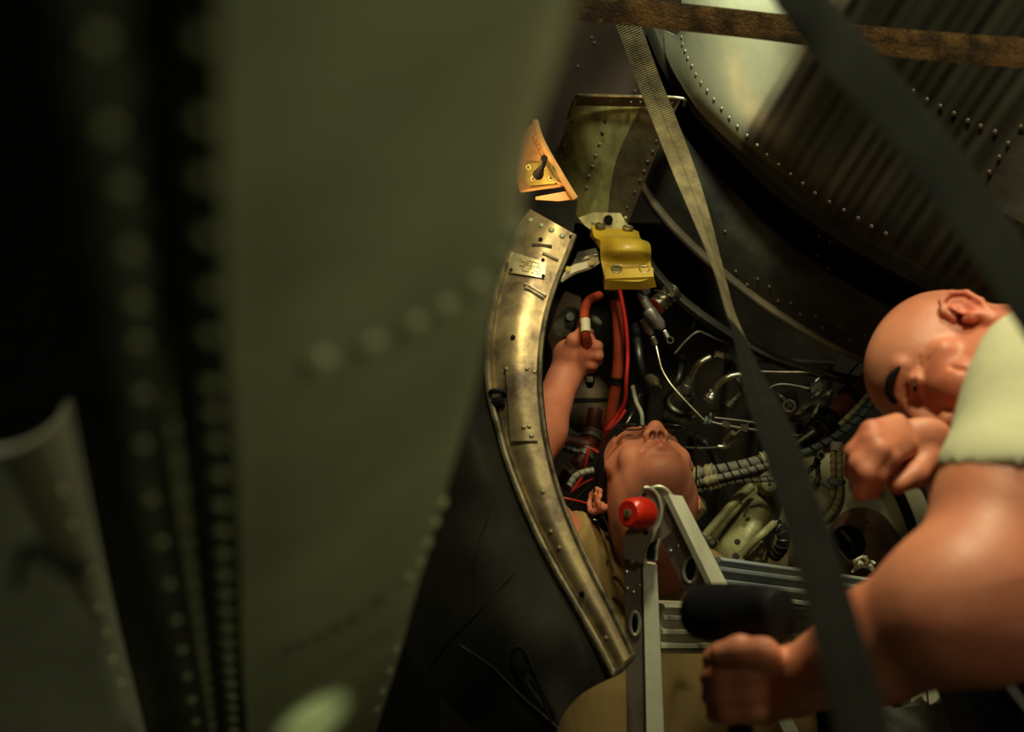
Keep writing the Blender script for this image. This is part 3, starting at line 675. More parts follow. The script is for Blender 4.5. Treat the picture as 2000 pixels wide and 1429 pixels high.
# ------------------------------------------------------------------ webbing straps
def strap(name, label, cps, width, m, th=.0018, n=90, stitch=True):
    """cps: (x, y, d, twist in degrees); ribbon of true width, with thickness and edge binding"""
    q = smooth_path([[*P(x, y, d), tw] for x, y, d, tw in cps], n)
    C = q[:, :3]; T = np.gradient(C, axis=0); T /= np.linalg.norm(T, axis=1)[:, None]
    root = thing(name, label, 'strap', C[n // 2])
    nw = 6; top = []; bot = []; Wd = []
    for k in range(n):
        v = CAM - C[k]; v /= np.linalg.norm(v)
        s = np.cross(T[k], v); s /= np.linalg.norm(s); nn = np.cross(s, T[k])
        a = math.radians(q[k, 3]); wd = s * math.cos(a) + nn * math.sin(a); no = np.cross(T[k], wd); no *= np.sign(no @ v) or 1
        Wd.append((wd, no))
        for j in range(nw + 1):
            f = j / nw - .5; top.append(C[k] + wd * width * f + no * th / 2 * (1 - (2 * f)**6)); bot.append(C[k] + wd * width * f - no * th / 2)
    V = top + bot; o = n * (nw + 1); w1 = nw + 1; Fc = []; uv = []
    Ls = np.r_[0, np.cumsum(np.linalg.norm(np.diff(C, axis=0), axis=1))]
    for rep in range(2):
        for k in range(n):
            for j in range(w1): uv.append((Ls[k] * 3, j / nw * .1))
    for k in range(n - 1):
        for j in range(nw):
            a = k * w1 + j; Fc.append([a, a + 1, a + 1 + w1, a + w1]); Fc.append([a + o, a + w1 + o, a + 1 + w1 + o, a + 1 + o])
        for j in (0, nw):
            a = k * w1 + j; f = [a, a + w1, a + w1 + o, a + o]; Fc.append(f if j == 0 else f[::-1])
    Fc.append([j for j in range(w1)] + [o + j for j in range(nw, -1, -1)]); b0 = (n - 1) * w1
    Fc.append([b0 + j for j in range(nw, -1, -1)] + [o + b0 + j for j in range(w1)])
    link_mesh('webbing', V, Fc, m, root, uvs=uv)
    if stitch:
        VV = []; FF = []
        for k in range(0, n * 3):
            kk = k / 3; i = min(int(kk), n - 2); s = kk - i; c = C[i] * (1 - s) + C[i + 1] * s + Wd[i][1] * th * .55
            e = T[i] * .0008
            v, f = tube_m([c - e, c + e], .00045, 4, 2); FF += [[a + len(VV) for a in g] for g in f]; VV += list(v)
        so = link_mesh('stitching', VV, FF, M_thread, root); so['kind'] = 'stuff'
    return root
strap('ratchet_strap', 'brown stained strap running nearly level across the top', [(1040, -5, 1.95, 5), (1130, 12, 1.95, 5), (1300, 30, 1.95, 0), (1500, 52, 1.95, 0), (1700, 78, 1.90, 0), (1850, 92, 1.84, 0), (2060, 108, 1.76, 0), (2400, 135, 1.62, 0)], .037, M_strap_br)
strap('ratchet_strap', 'khaki strap descending from the level strap and twisting edge-on at its lower end', [(1180, -70, 2.12, 5), (1205, 0, 2.12, 5), (1235, 70, 2.12, 0), (1268, 160, 2.10, 0), (1300, 240, 2.08, 5), (1335, 330, 2.04, 20), (1368, 420, 1.98, 45), (1398, 510, 1.92, 66), (1425, 600, 1.84, 74), (1452, 672, 1.75, 66), (1466, 715, 1.68, 50)], .034, M_strap, n=110)
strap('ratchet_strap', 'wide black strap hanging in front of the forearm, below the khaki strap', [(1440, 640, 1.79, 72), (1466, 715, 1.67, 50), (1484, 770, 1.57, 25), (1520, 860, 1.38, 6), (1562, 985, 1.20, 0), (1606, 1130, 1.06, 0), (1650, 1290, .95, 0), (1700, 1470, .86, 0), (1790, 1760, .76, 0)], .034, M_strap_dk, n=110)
strap('ratchet_strap', 'blurred grey strap crossing the upper right corner diagonally', [(1200, -420, 1.16, 30), (1420, -170, 1.13, 30), (1520, -60, 1.12, 30), (1565, 0, 1.12, 25), (1625, 75, 1.12, 10), (1700, 160, 1.10, 0), (1790, 262, 1.08, 0), (1880, 385, 1.06, 0), (1960, 500, 1.04, 0), (2060, 650, 1.02, 0), (2300, 1010, .98, 0), (2600, 1500, .95, 0)], .038, M_strap_gr, stitch=False)

# ------------------------------------------------------------------ engine bay: hoses, tubes, valves, clamps
def hose(name, label, cat, cps, r, m, group=None, wrap=None, clamps=(), seg=12, n=None, clamp_m=None):
    """cps (x,y,d); r metres or list; wrap = (material, pitch m, r); clamps = [(fraction, width m)]"""
    w = pt(cps); n = n or max(12, len(cps) * 8)
    root = thing(name, label, cat, w[len(w) // 2], group)
    link_mesh('hose_body' if 'hose' in name or 'cable' in name else 'tube_body', *tube_m(w, r, seg, n), m, root)
    C = smooth_path(w, 200); L = np.r_[0, np.cumsum(np.linalg.norm(np.diff(C, axis=0), axis=1))]
    rm = r if np.isscalar(r) else float(np.mean(r))
    if wrap:
        T = np.gradient(C, axis=0); T /= np.linalg.norm(T, axis=1)[:, None]
        a = np.array([0, 0, 1.]) if abs(T[0][2]) < .9 else np.array([1., 0, 0]); u = np.cross(T[0], a); u /= np.linalg.norm(u)
        nn = int(L[-1] / wrap[1] * 10); H = []
        for k in range(nn):
            s = L[-1] * k / (nn - 1); i = min(np.searchsorted(L, s), 199); t_ = T[i]; u = u - t_ * (u @ t_); u /= np.linalg.norm(u)
            an = 2 * PI * k / 10; H.append(C[i] + (rm * 1.0) * (math.cos(an) * u + math.sin(an) * np.cross(t_, u)))
        link_mesh('spiral_wrap', *tube_m(H, wrap[2], 5, nn), wrap[0], root)
    for f, wd in clamps:
        i = int(f * 199); i = min(max(i, 1), 198); t_ = C[i + 1] - C[i - 1]; t_ /= np.linalg.norm(t_)
        cl = link_mesh('clamp', *lathe_m(C[i] - t_ * wd / 2, C[i] + t_ * wd / 2, [(0, rm * 1.1), (0, rm * 1.4), (.25, rm * 1.4), (.3, rm * 1.2), (.7, rm * 1.2), (.75, rm * 1.4), (1, rm * 1.4), (1, rm * 1.1)], 18), clamp_m or M_rubber, root)
    return root

def hexnut(p0, p1, r, m, parent, name='hex_nut'):
    return link_mesh(name, *lathe_m(P(*p0), P(*p1), [(0, r * .8), (.1, r), (.9, r), (1, r * .8)], 6), m, parent, smooth=False)
def barrel(p0, p1, prof, m, parent, name, seg=18):
    return link_mesh(name, *lathe_m(P(*p0), P(*p1), prof, seg), m, parent)

hose('red_hose', 'thick red hose hanging down from behind the yellow bracket', 'hose',
     [(1194, 540, 2.62), (1200, 580, 2.62), (1207, 640, 2.62), (1208, 700, 2.62), (1202, 760, 2.63), (1190, 820, 2.65), (1172, 870, 2.68)], mpp(11, 2.62), M_red, clamps=[(.13, .016), (.6, .012)])
hose('red_cable', 'thin bright red cable running beside the thick red hose', 'cable',
     [(1205, 545, 2.58), (1213, 580, 2.58), (1222, 630, 2.58), (1226, 690, 2.58), (1223, 745, 2.58), (1220, 785, 2.6), (1205, 812, 2.62), (1183, 840, 2.62)], mpp(3.8, 2.58), M_red2)
r_ = hose('red_hose', 'short bent red hose with a cream label sleeve above the working hand', 'hose',
     [(1170, 577, 2.55), (1152, 585, 2.50), (1143, 602, 2.43), (1141, 625, 2.38), (1143, 650, 2.37), (1150, 672, 2.40)], mpp(9, 2.5), M_red)
barrel((1143, 624, 2.375), (1144, 649, 2.365), [(0, mpp(10, 2.4)), (1, mpp(10, 2.4))], M_white, r_, 'label_sleeve')['label'] = 'cream label sleeve'
hose('white_tube', 'pale grey flexible tube ending at the man\'s nose', 'tube', [(1236, 755, 2.62), (1243, 785, 2.58), (1253, 808, 2.55), (1255, 840, 2.55)], mpp(4.2, 2.55), M_paleh)
hose('thin_steel_tube', 'thin curved steel tube left of the pale grey flexible tube', 'tube', [(1250, 770, 2.64), (1240, 795, 2.62), (1229, 818, 2.6), (1212, 842, 2.6)], mpp(2.8, 2.6), M_steel)

t = thing('hydraulic_valve', 'grey angled hydraulic valve with twin cylinders right of the red hoses', 'valve', P(1275, 620, 2.5))
barrel((1252, 572, 2.52), (1262, 592, 2.5), [(0, mpp(7, 2.5)), (.3, mpp(10, 2.5)), (1, mpp(9, 2.5))], M_steel_dk, t, 'collar')
barrel((1257, 585, 2.5), (1270, 607, 2.5), [(0, mpp(8, 2.5)), (1, mpp(10, 2.5))], M_grey, t, 'neck')
barrel((1264, 604, 2.49), (1295, 642, 2.49), [(0, mpp(10, 2.5)), (.12, mpp(14, 2.5)), (.8, mpp(12, 2.5)), (.92, mpp(8, 2.5)), (1, mpp(6, 2.5))], M_grey, t, 'main_cylinder')
barrel((1257, 622, 2.51), (1274, 653, 2.51), [(0, mpp(9, 2.5)), (.7, mpp(11, 2.5)), (1, mpp(6, 2.5))], M_grey, t, 'side_cylinder')
hexnut((1274, 657, 2.5), (1281, 674, 2.5), mpp(6.5, 2.5), M_steel, t)
hexnut((1297, 645, 2.49), (1305, 660, 2.49), mpp(5.5, 2.5), M_steel, t)
link_mesh('eye_ring', *ring_m(P(1309, 664, 2.49), B3[:, 2], mpp(6, 2.5), mpp(1.4, 2.5), 18, 6), M_steel, t)
barrel((1250, 560, 2.53), (1263, 568, 2.5), [(0, mpp(10, 2.5)), (.5, mpp(12, 2.5)), (1, mpp(8, 2.5))], M_steel_dk, t, 'cap', 20)
t = thing('bellows_actuator', 'steel ribbed bellows actuator behind the angled valve', 'actuator', P(1300, 585, 2.55))
prof = []
for k in range(9): prof += [(k / 9, mpp(13 if k % 2 else 19, 2.55)), ((k + .6) / 9, mpp(13 if k % 2 else 19, 2.55))]
barrel((1316, 568, 2.56), (1279, 600, 2.54), prof, M_steel, t, 'bellows', 24)
barrel((1306, 560, 2.54), (1312, 575, 2.5), [(0, mpp(7, 2.5)), (.6, mpp(8, 2.5)), (1, mpp(5, 2.5))], M_silver, t, 'cap_nut')
link_mesh('lock_wire', *tube_m(pt([(1278, 566, 2.5), (1290, 568, 2.49), (1302, 566, 2.49)]), .0009, 5, 14), M_steel, t)

r_ = hose('steel_tube', 'long bent steel tube running down from the valve to the blue clamp', 'tube',
     [(1281, 674, 2.5), (1286, 695, 2.49), (1294, 723, 2.48), (1312, 752, 2.47), (1340, 784, 2.46), (1373, 818, 2.45)], mpp(2.7, 2.47), M_steel)
t = thing('tube_fitting_run', 'steel tube with two hex nuts and a blue grey clamp at mid bay', 'fitting', P(1430, 832, 2.45))
for x in (1378, 1386): link_mesh('clamp', *ring_m(P(x, 822, 2.45), P(1390, 824, 2.45) - P(1380, 821, 2.45), mpp(7, 2.45), mpp(3, 2.45), 18, 8), M_blueclamp, t)
link_mesh('tube_body', *tube_m(pt([(1372, 818, 2.45), (1400, 826, 2.45), (1440, 834, 2.45), (1500, 842, 2.45), (1560, 850, 2.45)]), mpp(2.5, 2.45), 10, 30), M_steel, t)
hexnut((1409, 827, 2.45), (1424, 831, 2.45), mpp(7, 2.45), M_steel, t); hexnut((1446, 833, 2.45), (1461, 837, 2.45), mpp(7, 2.45), M_steel, t)
barrel((1432, 845, 2.45), (1418, 860, 2.47), [(0, mpp(6, 2.45)), (1, mpp(7, 2.45))], M_ring2, t, 'brown_cap')
barrel((1388, 812, 2.44), (1388, 805, 2.44), [(0, mpp(4, 2.45)), (1, mpp(3.4, 2.45))], M_steel, t, 'clamp_screw')

tubes = [
 ('bent_steel_line', 'thin kinked steel line peaking above the elbow tubes', [(1318, 690, 2.7), (1340, 665, 2.7), (1361, 648, 2.7), (1372, 649, 2.7), (1405, 664, 2.7), (1447, 679, 2.7)], 1.8, M_steel_dk),
 ('elbow_tube', 'upper thick bright elbow tube with a dark collar', [(1348, 742, 2.55), (1356, 724, 2.54), (1368, 708, 2.53), (1388, 697, 2.53)], 6.5, M_steel),
 ('elbow_tube', 'lower thick bright elbow tube ending at the khaki strap', [(1392, 772, 2.5), (1402, 752, 2.49), (1420, 738, 2.48), (1440, 732, 2.48), (1462, 733, 2.48)], 6.5, M_steel),
 ('straight_tube', 'straight pale steel tube right of the khaki strap', [(1480, 725, 2.55), (1530, 726, 2.55), (1578, 727, 2.55), (1606, 732, 2.56)], 4, M_steel),
 ('curved_line', 'curved steel line arching below the straight pale tube', [(1495, 772, 2.5), (1506, 756, 2.5), (1522, 750, 2.5), (1545, 751, 2.5), (1580, 758, 2.5)], 3.4, M_steel),
 ('low_line', 'thin dark line looping low in the middle of the bay', [(1300, 868, 2.65), (1340, 874, 2.62), (1400, 873, 2.6), (1425, 858, 2.6), (1445, 840, 2.6), (1480, 812, 2.6), (1500, 790, 2.6)], 2.4, M_steel_dk),
 ('low_line', 'steel line rising towards the blue clamp from the man\'s glasses', [(1296, 843, 2.7), (1330, 825, 2.7), (1360, 812, 2.7), (1400, 800, 2.72)], 3, M_steel_dk),
 ('short_elbow', 'short thick bright elbow below the hex nuts', [(1402, 872, 2.55), (1416, 872, 2.55), (1434, 864, 2.56), (1450, 850, 2.58)], 4.5, M_steel),
 ('pale_line', 'thin pale line level right of the blue clamp', [(1395, 815, 2.52), (1440, 820, 2.52), (1490, 826, 2.52), (1540, 828, 2.52)], 1.8, M_steel),
 ('return_line', 'steel return line slanting to the dark red pipe', [(1540, 878, 2.5), (1562, 862, 2.5), (1590, 842, 2.5)], 6.5, M_steel_dk),
 ('spur_line', 'dark spur line hanging below the curved rim', [(1352, 640, 2.75), (1360, 620, 2.72), (1364, 600, 2.7)], 3, M_steel_dk),
 ('slanted_rod', 'thin slanted rod reaching up to the curved rim at right', [(1615, 780, 2.62), (1650, 740, 2.64), (1680, 705, 2.66)], 2, M_ring2),
]
roots = {}
for nm, lb, cps, r, m in tubes:
    roots[lb] = hose(nm, lb, 'tube', cps, mpp(r, cps[0][2]), m, n=36)
R1 = roots['upper thick bright elbow tube with a dark collar']; R2 = roots['lower thick bright elbow tube ending at the khaki strap']
barrel((1338, 765, 2.56), (1350, 738, 2.55), [(0, mpp(13, 2.5)), (.5, mpp(12, 2.5)), (.55, mpp(10, 2.5)), (1, mpp(9, 2.5))], M_steel_dk, R1, 'collar')
hexnut((1396, 691, 2.53), (1414, 696, 2.53), mpp(7, 2.53), M_silver, R1)
barrel((1382, 786, 2.5), (1394, 768, 2.5), [(0, mpp(11, 2.5)), (.6, mpp(13, 2.5)), (1, mpp(9, 2.5))], M_steel, R2, 'collar')
for i, (x, y) in enumerate([(1386, 760), (1379, 770)]): hexnut((x, y, 2.48), (x + 5, y + 8, 2.48), mpp(4, 2.5), M_steel, R2)

# blocks, caps and boxes seen among the tubes
def cyl_thing(name, label, cat, p0, p1, prof, m, extra=None):
    t = thing(name, label, cat, P(*p0)); d = p0[2]
    barrel(p0, p1, [(a, mpp(b_, d)) for a, b_ in prof], m, t, 'housing', 22)
    if extra: extra(t)
    return t
cyl_thing('filter_bowl', 'dark cylindrical filter bowl left of the elbow tubes', 'filter', (1340, 765, 2.62), (1318, 806, 2.66), [(0, 18), (.1, 22), (.5, 22), (.55, 26), (.65, 26), (.7, 20), (1, 12)], M_steel_dk,
          lambda t: barrel((1346, 748, 2.6), (1341, 762, 2.61), [(0, mpp(9, 2.6)), (1, mpp(9, 2.6))], M_grey, t, 'cap'))
cyl_thing('coil_housing', 'dark ribbed coil housing above the man\'s nose', 'housing', (1300, 800, 2.66), (1345, 825, 2.66), [(0, 14), (.1, 20), (.2, 18), (.3, 21), (.4, 18), (.5, 21), (.6, 18), (.7, 21), (.85, 18), (1, 12)], M_steel_dk)
cyl_thing('brown_connector', 'small reddish brown connector in the dark right of the red cable', 'connector', (1265, 735, 2.6), (1285, 752, 2.58), [(0, 5), (.2, 10), (.7, 11), (.8, 7), (1, 4)], M_ring2,
          lambda t: barrel((1287, 752, 2.58), (1292, 756, 2.57), [(0, mpp(2.4, 2.6)), (1, mpp(1.8, 2.6))], M_steel, t, 'tip'))
cyl_thing('side_connector', 'dull cylindrical connector behind the khaki strap', 'connector', (1422, 795, 2.6), (1446, 768, 2.6), [(0, 12), (.4, 13), (.45, 9), (.8, 9), (1, 12)], M_steel_dk,
          lambda t: link_mesh('ring_end', *ring_m(P(1460, 763, 2.58), B3[:, 2], mpp(5, 2.6), mpp(1.8, 2.6), 16, 6), M_steel, t))
cyl_thing('motor_case', 'dark round case with a bright ring right of the khaki strap', 'motor', (1545, 775, 2.6), (1538, 798, 2.54), [(0, 14), (.4, 19), (1, 18)], M_steel_dk,
          lambda t: link_mesh('bright_ring', *ring_m(P(1541, 792, 2.53), B3[:, 2], mpp(11, 2.6), mpp(2.4, 2.6), 20, 6), M_steel, t))
for (x, y, dx, dy, lb) in [(1524, 772, 10, 8, 'tiny cream hex fitting at the end of the curved steel line'), (1590, 772, 10, -8, 'small bright hex fitting near the dark red pipe'),
                           (1612, 770, 8, -6, 'smallest bright hex fitting beside the dark red pipe'), (1566, 798, 12, -7, 'dull hex fitting below the bright ring'), (1590, 808, 6, -12, 'small fitting hanging left of the dark red pipe'),
                           (1505, 795, 9, -4, 'pale stub fitting just right of the khaki strap')]:
    t = thing('hex_fitting', lb, 'fitting', P(x, y, 2.5), 'small hex fittings in the right of the bay')
    hexnut((x, y, 2.5), (x + dx, y + dy, 2.5), mpp(5.5, 2.5), M_steel, t)
    barrel((x - dx * .6, y - dy * .6, 2.5), (x + dx * 1.6, y + dy * 1.6, 2.5), [(0, mpp(2.5, 2.5)), (1, mpp(2.5, 2.5))], M_steel_dk, t, 'stub', 8)
t = thing('valve_block', 'dark valve block with small pipe stubs near the rim at right', 'valve', P(1590, 755, 2.56))
link_mesh('block_body', *poly_m(pt([(1582, 748, 2.54), (1600, 742, 2.54), (1608, 752, 2.54), (1600, 768, 2.54), (1584, 766, 2.54)]), .04), M_steel_dk, t, smooth=False)
barrel((1592, 745, 2.52), (1600, 738, 2.52), [(0, mpp(5, 2.5)), (1, mpp(4, 2.5))], M_steel, t, 'stub')

hose('dark_red_pipe', 'big dark red pipe slanting up to the right under the rim', 'pipe', [(1590, 850, 2.56), (1625, 812, 2.58), (1665, 772, 2.6), (1712, 728, 2.62)], mpp(19, 2.58), M_darkred, clamps=[(.22, .03), (.62, .014)])
hose('black_sleeve_pipe', 'black sleeved pipe joining the end of the dark red pipe', 'pipe', [(1520, 892, 2.52), (1550, 874, 2.52), (1580, 848, 2.53), (1600, 832, 2.55)], mpp(14, 2.52), M_steel_dk, clamps=[(.45, .012), (.62, .012), (.8, .012)])
hose('yellowed_hose', 'yellowed braided hose pointing up beside the dark red pipe', 'hose', [(1640, 830, 2.48), (1660, 810, 2.48), (1680, 790, 2.48), (1697, 770, 2.48)], mpp(6, 2.48), M_braid_y, wrap=(M_braid, .012, .0012))
hose('dark_cable_bundle', 'long dark cable bundle sweeping up to the right towards the man\'s brow', 'cable', [(1520, 900, 2.46), (1580, 880, 2.46), (1635, 850, 2.46), (1680, 812, 2.46), (1710, 775, 2.46)], mpp(8, 2.46), M_blueclamp, wrap=(M_rubber, .02, .0015))
hose('dark_cable_bundle', 'lower dark cable curving beneath the long bundle', 'cable', [(1550, 935, 2.5), (1585, 915, 2.5), (1600, 890, 2.5), (1610, 870, 2.5)], mpp(5, 2.5), M_steel_dk, wrap=(M_rubber, .02, .0015))

hose('wrapped_hose', 'thickest spiral wrapped grey hose right of the man\'s head', 'hose', [(1330, 934, 2.52), (1365, 924, 2.5), (1420, 914, 2.48), (1470, 903, 2.47), (1520, 885, 2.47)], mpp(11, 2.48), M_braid, group='wrapped hoses beside the head', wrap=(M_rubber, .018, .0017), clamps=[(.22, .012), (.34, .012), (.86, .01)], clamp_m=M_braid_y)
hose('wrapped_hose', 'middle thin spiral wrapped grey hose right of the man\'s head', 'hose', [(1345, 950, 2.5), (1390, 936, 2.47), (1450, 922, 2.46), (1515, 905, 2.46)], mpp(7, 2.47), M_braid, group='wrapped hoses beside the head', wrap=(M_rubber, .014, .0013), clamps=[(.3, .014), (.36, .01)], clamp_m=M_braid_y)
hose('wrapped_hose', 'lowest spiral wrapped grey hose right of the man\'s head', 'hose', [(1345, 962, 2.5), (1395, 948, 2.48), (1450, 938, 2.47), (1530, 934, 2.47)], mpp(6, 2.48), M_braid, group='wrapped hoses beside the head', wrap=(M_rubber, .014, .0013), clamps=[(.3, .012), (.36, .01)], clamp_m=M_braid_y)
hose('braided_hose', 'left one of two yellowed braided hoses curving over the cream bulkhead', 'hose', [(1628, 872, 2.45), (1628, 920, 2.45), (1627, 960, 2.46), (1615, 990, 2.48), (1590, 1010, 2.5), (1545, 1022, 2.54)], mpp(6.5, 2.46), M_braid_y, group='hoses curving over the cream bulkhead', wrap=(M_braid, .012, .0011))
r_ = hose('braided_hose', 'right one of two yellowed braided hoses curving over the cream bulkhead', 'hose', [(1640, 874, 2.44), (1641, 920, 2.44), (1640, 962, 2.45), (1628, 998, 2.47), (1600, 1023, 2.49), (1550, 1036, 2.53)], mpp(6.5, 2.46), M_braid_y, group='hoses curving over the cream bulkhead', wrap=(M_braid, .012, .0011))
barrel((1635, 862, 2.445), (1634, 878, 2.445), [(0, mpp(10, 2.45)), (.3, mpp(13, 2.45)), (1, mpp(12, 2.45))], M_paleh, r_, 'end_fitting')
barrel((1634, 934, 2.45), (1633, 947, 2.45), [(0, mpp(15, 2.45)), (.2, mpp(18, 2.45)), (.8, mpp(18, 2.45)), (1, mpp(15, 2.45))], M_blueclamp, r_, 'clamp')
hose('blue_cable', 'thin blue grey cable edging the right braided hose', 'cable', [(1648, 950, 2.45), (1646, 980, 2.46), (1636, 1004, 2.47), (1618, 1022, 2.49)], mpp(3, 2.46), M_blueclamp)
hose('pipe_cluster', 'dark knotted pipe fittings below the strap beside the braided hoses', 'fitting', [(1550, 960, 2.5), (1575, 962, 2.48), (1590, 950, 2.48), (1600, 930, 2.48)], mpp(6, 2.48), M_steel_dk, clamps=[(.3, .012), (.7, .014)])
hose('drop_tube', 'short upright dark tube under the long cable bundle', 'tube', [(1596, 868, 2.5), (1596, 890, 2.5), (1598, 930, 2.5)], mpp(5, 2.5), M_steel_dk, clamps=[(.6, .01)])
cyl_thing('ring_fitting', 'dark round fitting with an open eye beside the drop tube', 'fitting', (1600, 892, 2.5), (1604, 888, 2.45), [(0, 8), (1, 8)], M_steel_dk, lambda t: disc_at(P(1604, 888, 2.448), B3[:, 2], mpp(4.5, 2.45), .002, M_hole, t, 'opening'))
hose('thin_wire_pair', 'pair of thin dark wires slanting across the cream bulkhead', 'wire', [(1580, 930, 2.75), (1605, 945, 2.75), (1625, 958, 2.72)], .0012, M_rubber)
hose('black_elbow_hose', 'black corrugated elbow hose at the right end of the pale casting', 'hose', [(1512, 1022, 2.5), (1530, 1040, 2.48), (1528, 1065, 2.48), (1512, 1085, 2.5)], mpp(13, 2.5), M_rubber, wrap=(M_steel_dk, .01, .0018))

# pale green gearbox casting
cd = plane_d((1380, 1060, 2.55), (1500, 950, 2.62), (1500, 1090, 2.55))
t = thing('gearbox_casting', 'pale green stained gearbox casting with bolts and ribs behind the ladder', 'casting', P(1450, 1020, 2.6))
S = loft([[(1365, 1110, 2.6), (1375, 1060, 2.6), (1402, 1010, 2.62), (1440, 960, 2.64), (1468, 938, 2.66)], [(1410, 1110, 2.52), (1415, 1065, 2.52), (1440, 1020, 2.53), (1468, 975, 2.55), (1490, 938, 2.6)],
          [(1455, 1110, 2.50), (1462, 1070, 2.5), (1480, 1030, 2.51), (1497, 985, 2.54), (1512, 938, 2.58)], [(1498, 1100, 2.58), (1510, 1060, 2.58), (1520, 1020, 2.58), (1530, 985, 2.6), (1532, 945, 2.64)]], 26, 26, .02)
link_mesh('casting_body', *S['m'], M_cast, t)
link_mesh('cast_rib', *tube_m(pt([(1378, 1045, 2.52), (1410, 1008, 2.51), (1440, 975, 2.52), (1468, 950, 2.54)]), mpp(9, 2.5), 12, 30), M_cast, t)
link_mesh('cast_rib', *tube_m(pt([(1448, 1085, 2.47), (1468, 1062, 2.46), (1490, 1042, 2.46), (1512, 1022, 2.48)]), mpp(8, 2.46), 12, 24), M_cast, t)
link_mesh('bolt_flange', *poly_m(pt([(1455, 1086, 2.48), (1478, 1062, 2.48), (1492, 1058, 2.48), (1497, 1076, 2.48), (1492, 1092, 2.48), (1466, 1096, 2.48)]), .02), M_cast, t, smooth=False)
barrel((1500, 950, 2.56), (1504, 944, 2.53), [(0, mpp(22, 2.5)), (.6, mpp(22, 2.5)), (1, mpp(16, 2.5))], M_cast, t, 'round_cap')
for x, y, r in [(1484, 1074, 7), (1437, 1086, 7), (1503, 946, 3.5), (1400, 1086, 7), (1448, 983, 3), (1440, 1058, 6), (1456, 998, 5)]:
    d = 2.47 if y > 1050 else 2.5
    f = disc_at(P(x, y, d), B3[:, 2], mpp(r, d), .004, M_steel_dk if r > 4 else M_steel, t, 'bolt', 12)
t = thing('lock_wire_fitting', 'small fitting with looped lock wire at the left edge of the pale casting', 'fitting', P(1388, 1055, 2.46))
barrel((1378, 1052, 2.46), (1392, 1058, 2.44), [(0, mpp(7, 2.45)), (.5, mpp(9, 2.45)), (1, mpp(5, 2.45))], M_grey, t, 'housing')
link_mesh('wire_loop', *ring_m(P(1392, 1062, 2.44), B3[:, 2] + RT * .3, mpp(11, 2.44), .0013, 22, 5), M_steel, t)
t = thing('small_olive_can', 'olive bent cover beside the man\'s right ear', 'cover', P(1368, 985, 2.52))
link_mesh('cover_shell', *loft([[(1350, 985, 2.5), (1360, 965, 2.5), (1378, 978, 2.52)], [(1352, 1000, 2.48), (1366, 990, 2.46), (1380, 996, 2.5)], [(1350, 1022, 2.5), (1362, 1016, 2.49), (1372, 1006, 2.52)]], 12, 12, .004)['m'], M_cast, t)

# mauve round housing on the cream bulkhead
t = thing('mauve_housing', 'mauve painted round housing with dark oval opening, right of the ladder', 'housing', P(1690, 1070, 2.6))
Cc = P(1672, 1068, 2.68); ax = P(1696, 1046, 2.50) - Cc
link_mesh('drum', *lathe_m(Cc - ax * .5, Cc + ax * .35, [(0, mpp(58, 2.6)), (.9, mpp(60, 2.6)), (1, mpp(56, 2.6))], 40), M_mauve, t)
link_mesh('face_plate', *lathe_m(P(1676, 1062, 2.60), P(1690, 1050, 2.56), [(0, mpp(64, 2.58)), (.8, mpp(64, 2.58)), (1, mpp(61, 2.58))], 40), M_mauve, t)
link_mesh('square_flange', *poly_m(pt([(1690, 1008, 2.6), (1715, 1012, 2.6), (1742, 1030, 2.62), (1768, 1065, 2.64), (1780, 1150, 2.7), (1700, 1160, 2.7), (1660, 1140, 2.68)]), .02), M_mauve, t, smooth=False)
link_mesh('oval_opening', *lathe_m(P(1655, 1060, 2.557), P(1656, 1059, 2.550), [(0, .001), (0, mpp(35, 2.55)), (1, mpp(33, 2.55))], 30), M_black, t)
link_mesh('opening_latch', *tube_m(pt([(1642, 1036, 2.54), (1656, 1050, 2.53), (1664, 1062, 2.53), (1668, 1080, 2.54)]), .004, 8, 20), M_steel_dk, t)
for x, y in [(1722, 1048), (1722, 1066), (1744, 1070), (1693, 1019)]: rivet((P(x, y, 2.545), B3[:, 2]), r=mpp(4, 2.6), m=M_rivet_dk, parent=t)
t = thing('white_rag', 'crumpled white rag under the mauve housing on the ladder rung', 'rag', P(1690, 1108, 2.3))
G = np.array([[P(1668 + i * 4, 1118 - j * 4 - 10 * math.sin(i * .35), 2.3 + .02 * math.sin(i * 1.1 + j * .8) + .012 * math.cos(j * 1.7)) for i in range(11)] for j in range(6)])
link_mesh('cloth', *sheet(G, .004)['m'], M_white, t)

# left side of the bay around the raised arm
cyl_thing('dark_connector', 'dark ringed electrical connector above the working wrist', 'connector', (1098, 640, 2.6), (1124, 604, 2.86), [(0, 18), (.2, 20), (.25, 15), (.4, 15), (.45, 19), (.7, 18), (.75, 12), (1, 9)], M_steel_dk,
          lambda t: barrel((1110, 622, 2.58), (1114, 618, 2.56), [(0, mpp(9, 2.6)), (1, mpp(8, 2.6))], M_blueclamp, t, 'blue_ring'))
cyl_thing('grey_plug', 'small grey angled plug right of the cream label sleeve', 'plug', (1150, 616, 2.55), (1172, 632, 2.56), [(0, 4), (.2, 7), (.8, 7), (1, 5)], M_grey)
t = thing('tan_cover_plate', 'tan brown cover plate deep behind the working hand', 'cover', P(1100, 590, 2.9))
link_mesh('plate', *ppoly([(1070, 660), (1088, 600), (1104, 568), (1134, 580), (1140, 620), (1128, 680), (1080, 690)], 2.85, .01), mat('dim_tan_paint', (.05, .032, .02), .7), t, smooth=False)
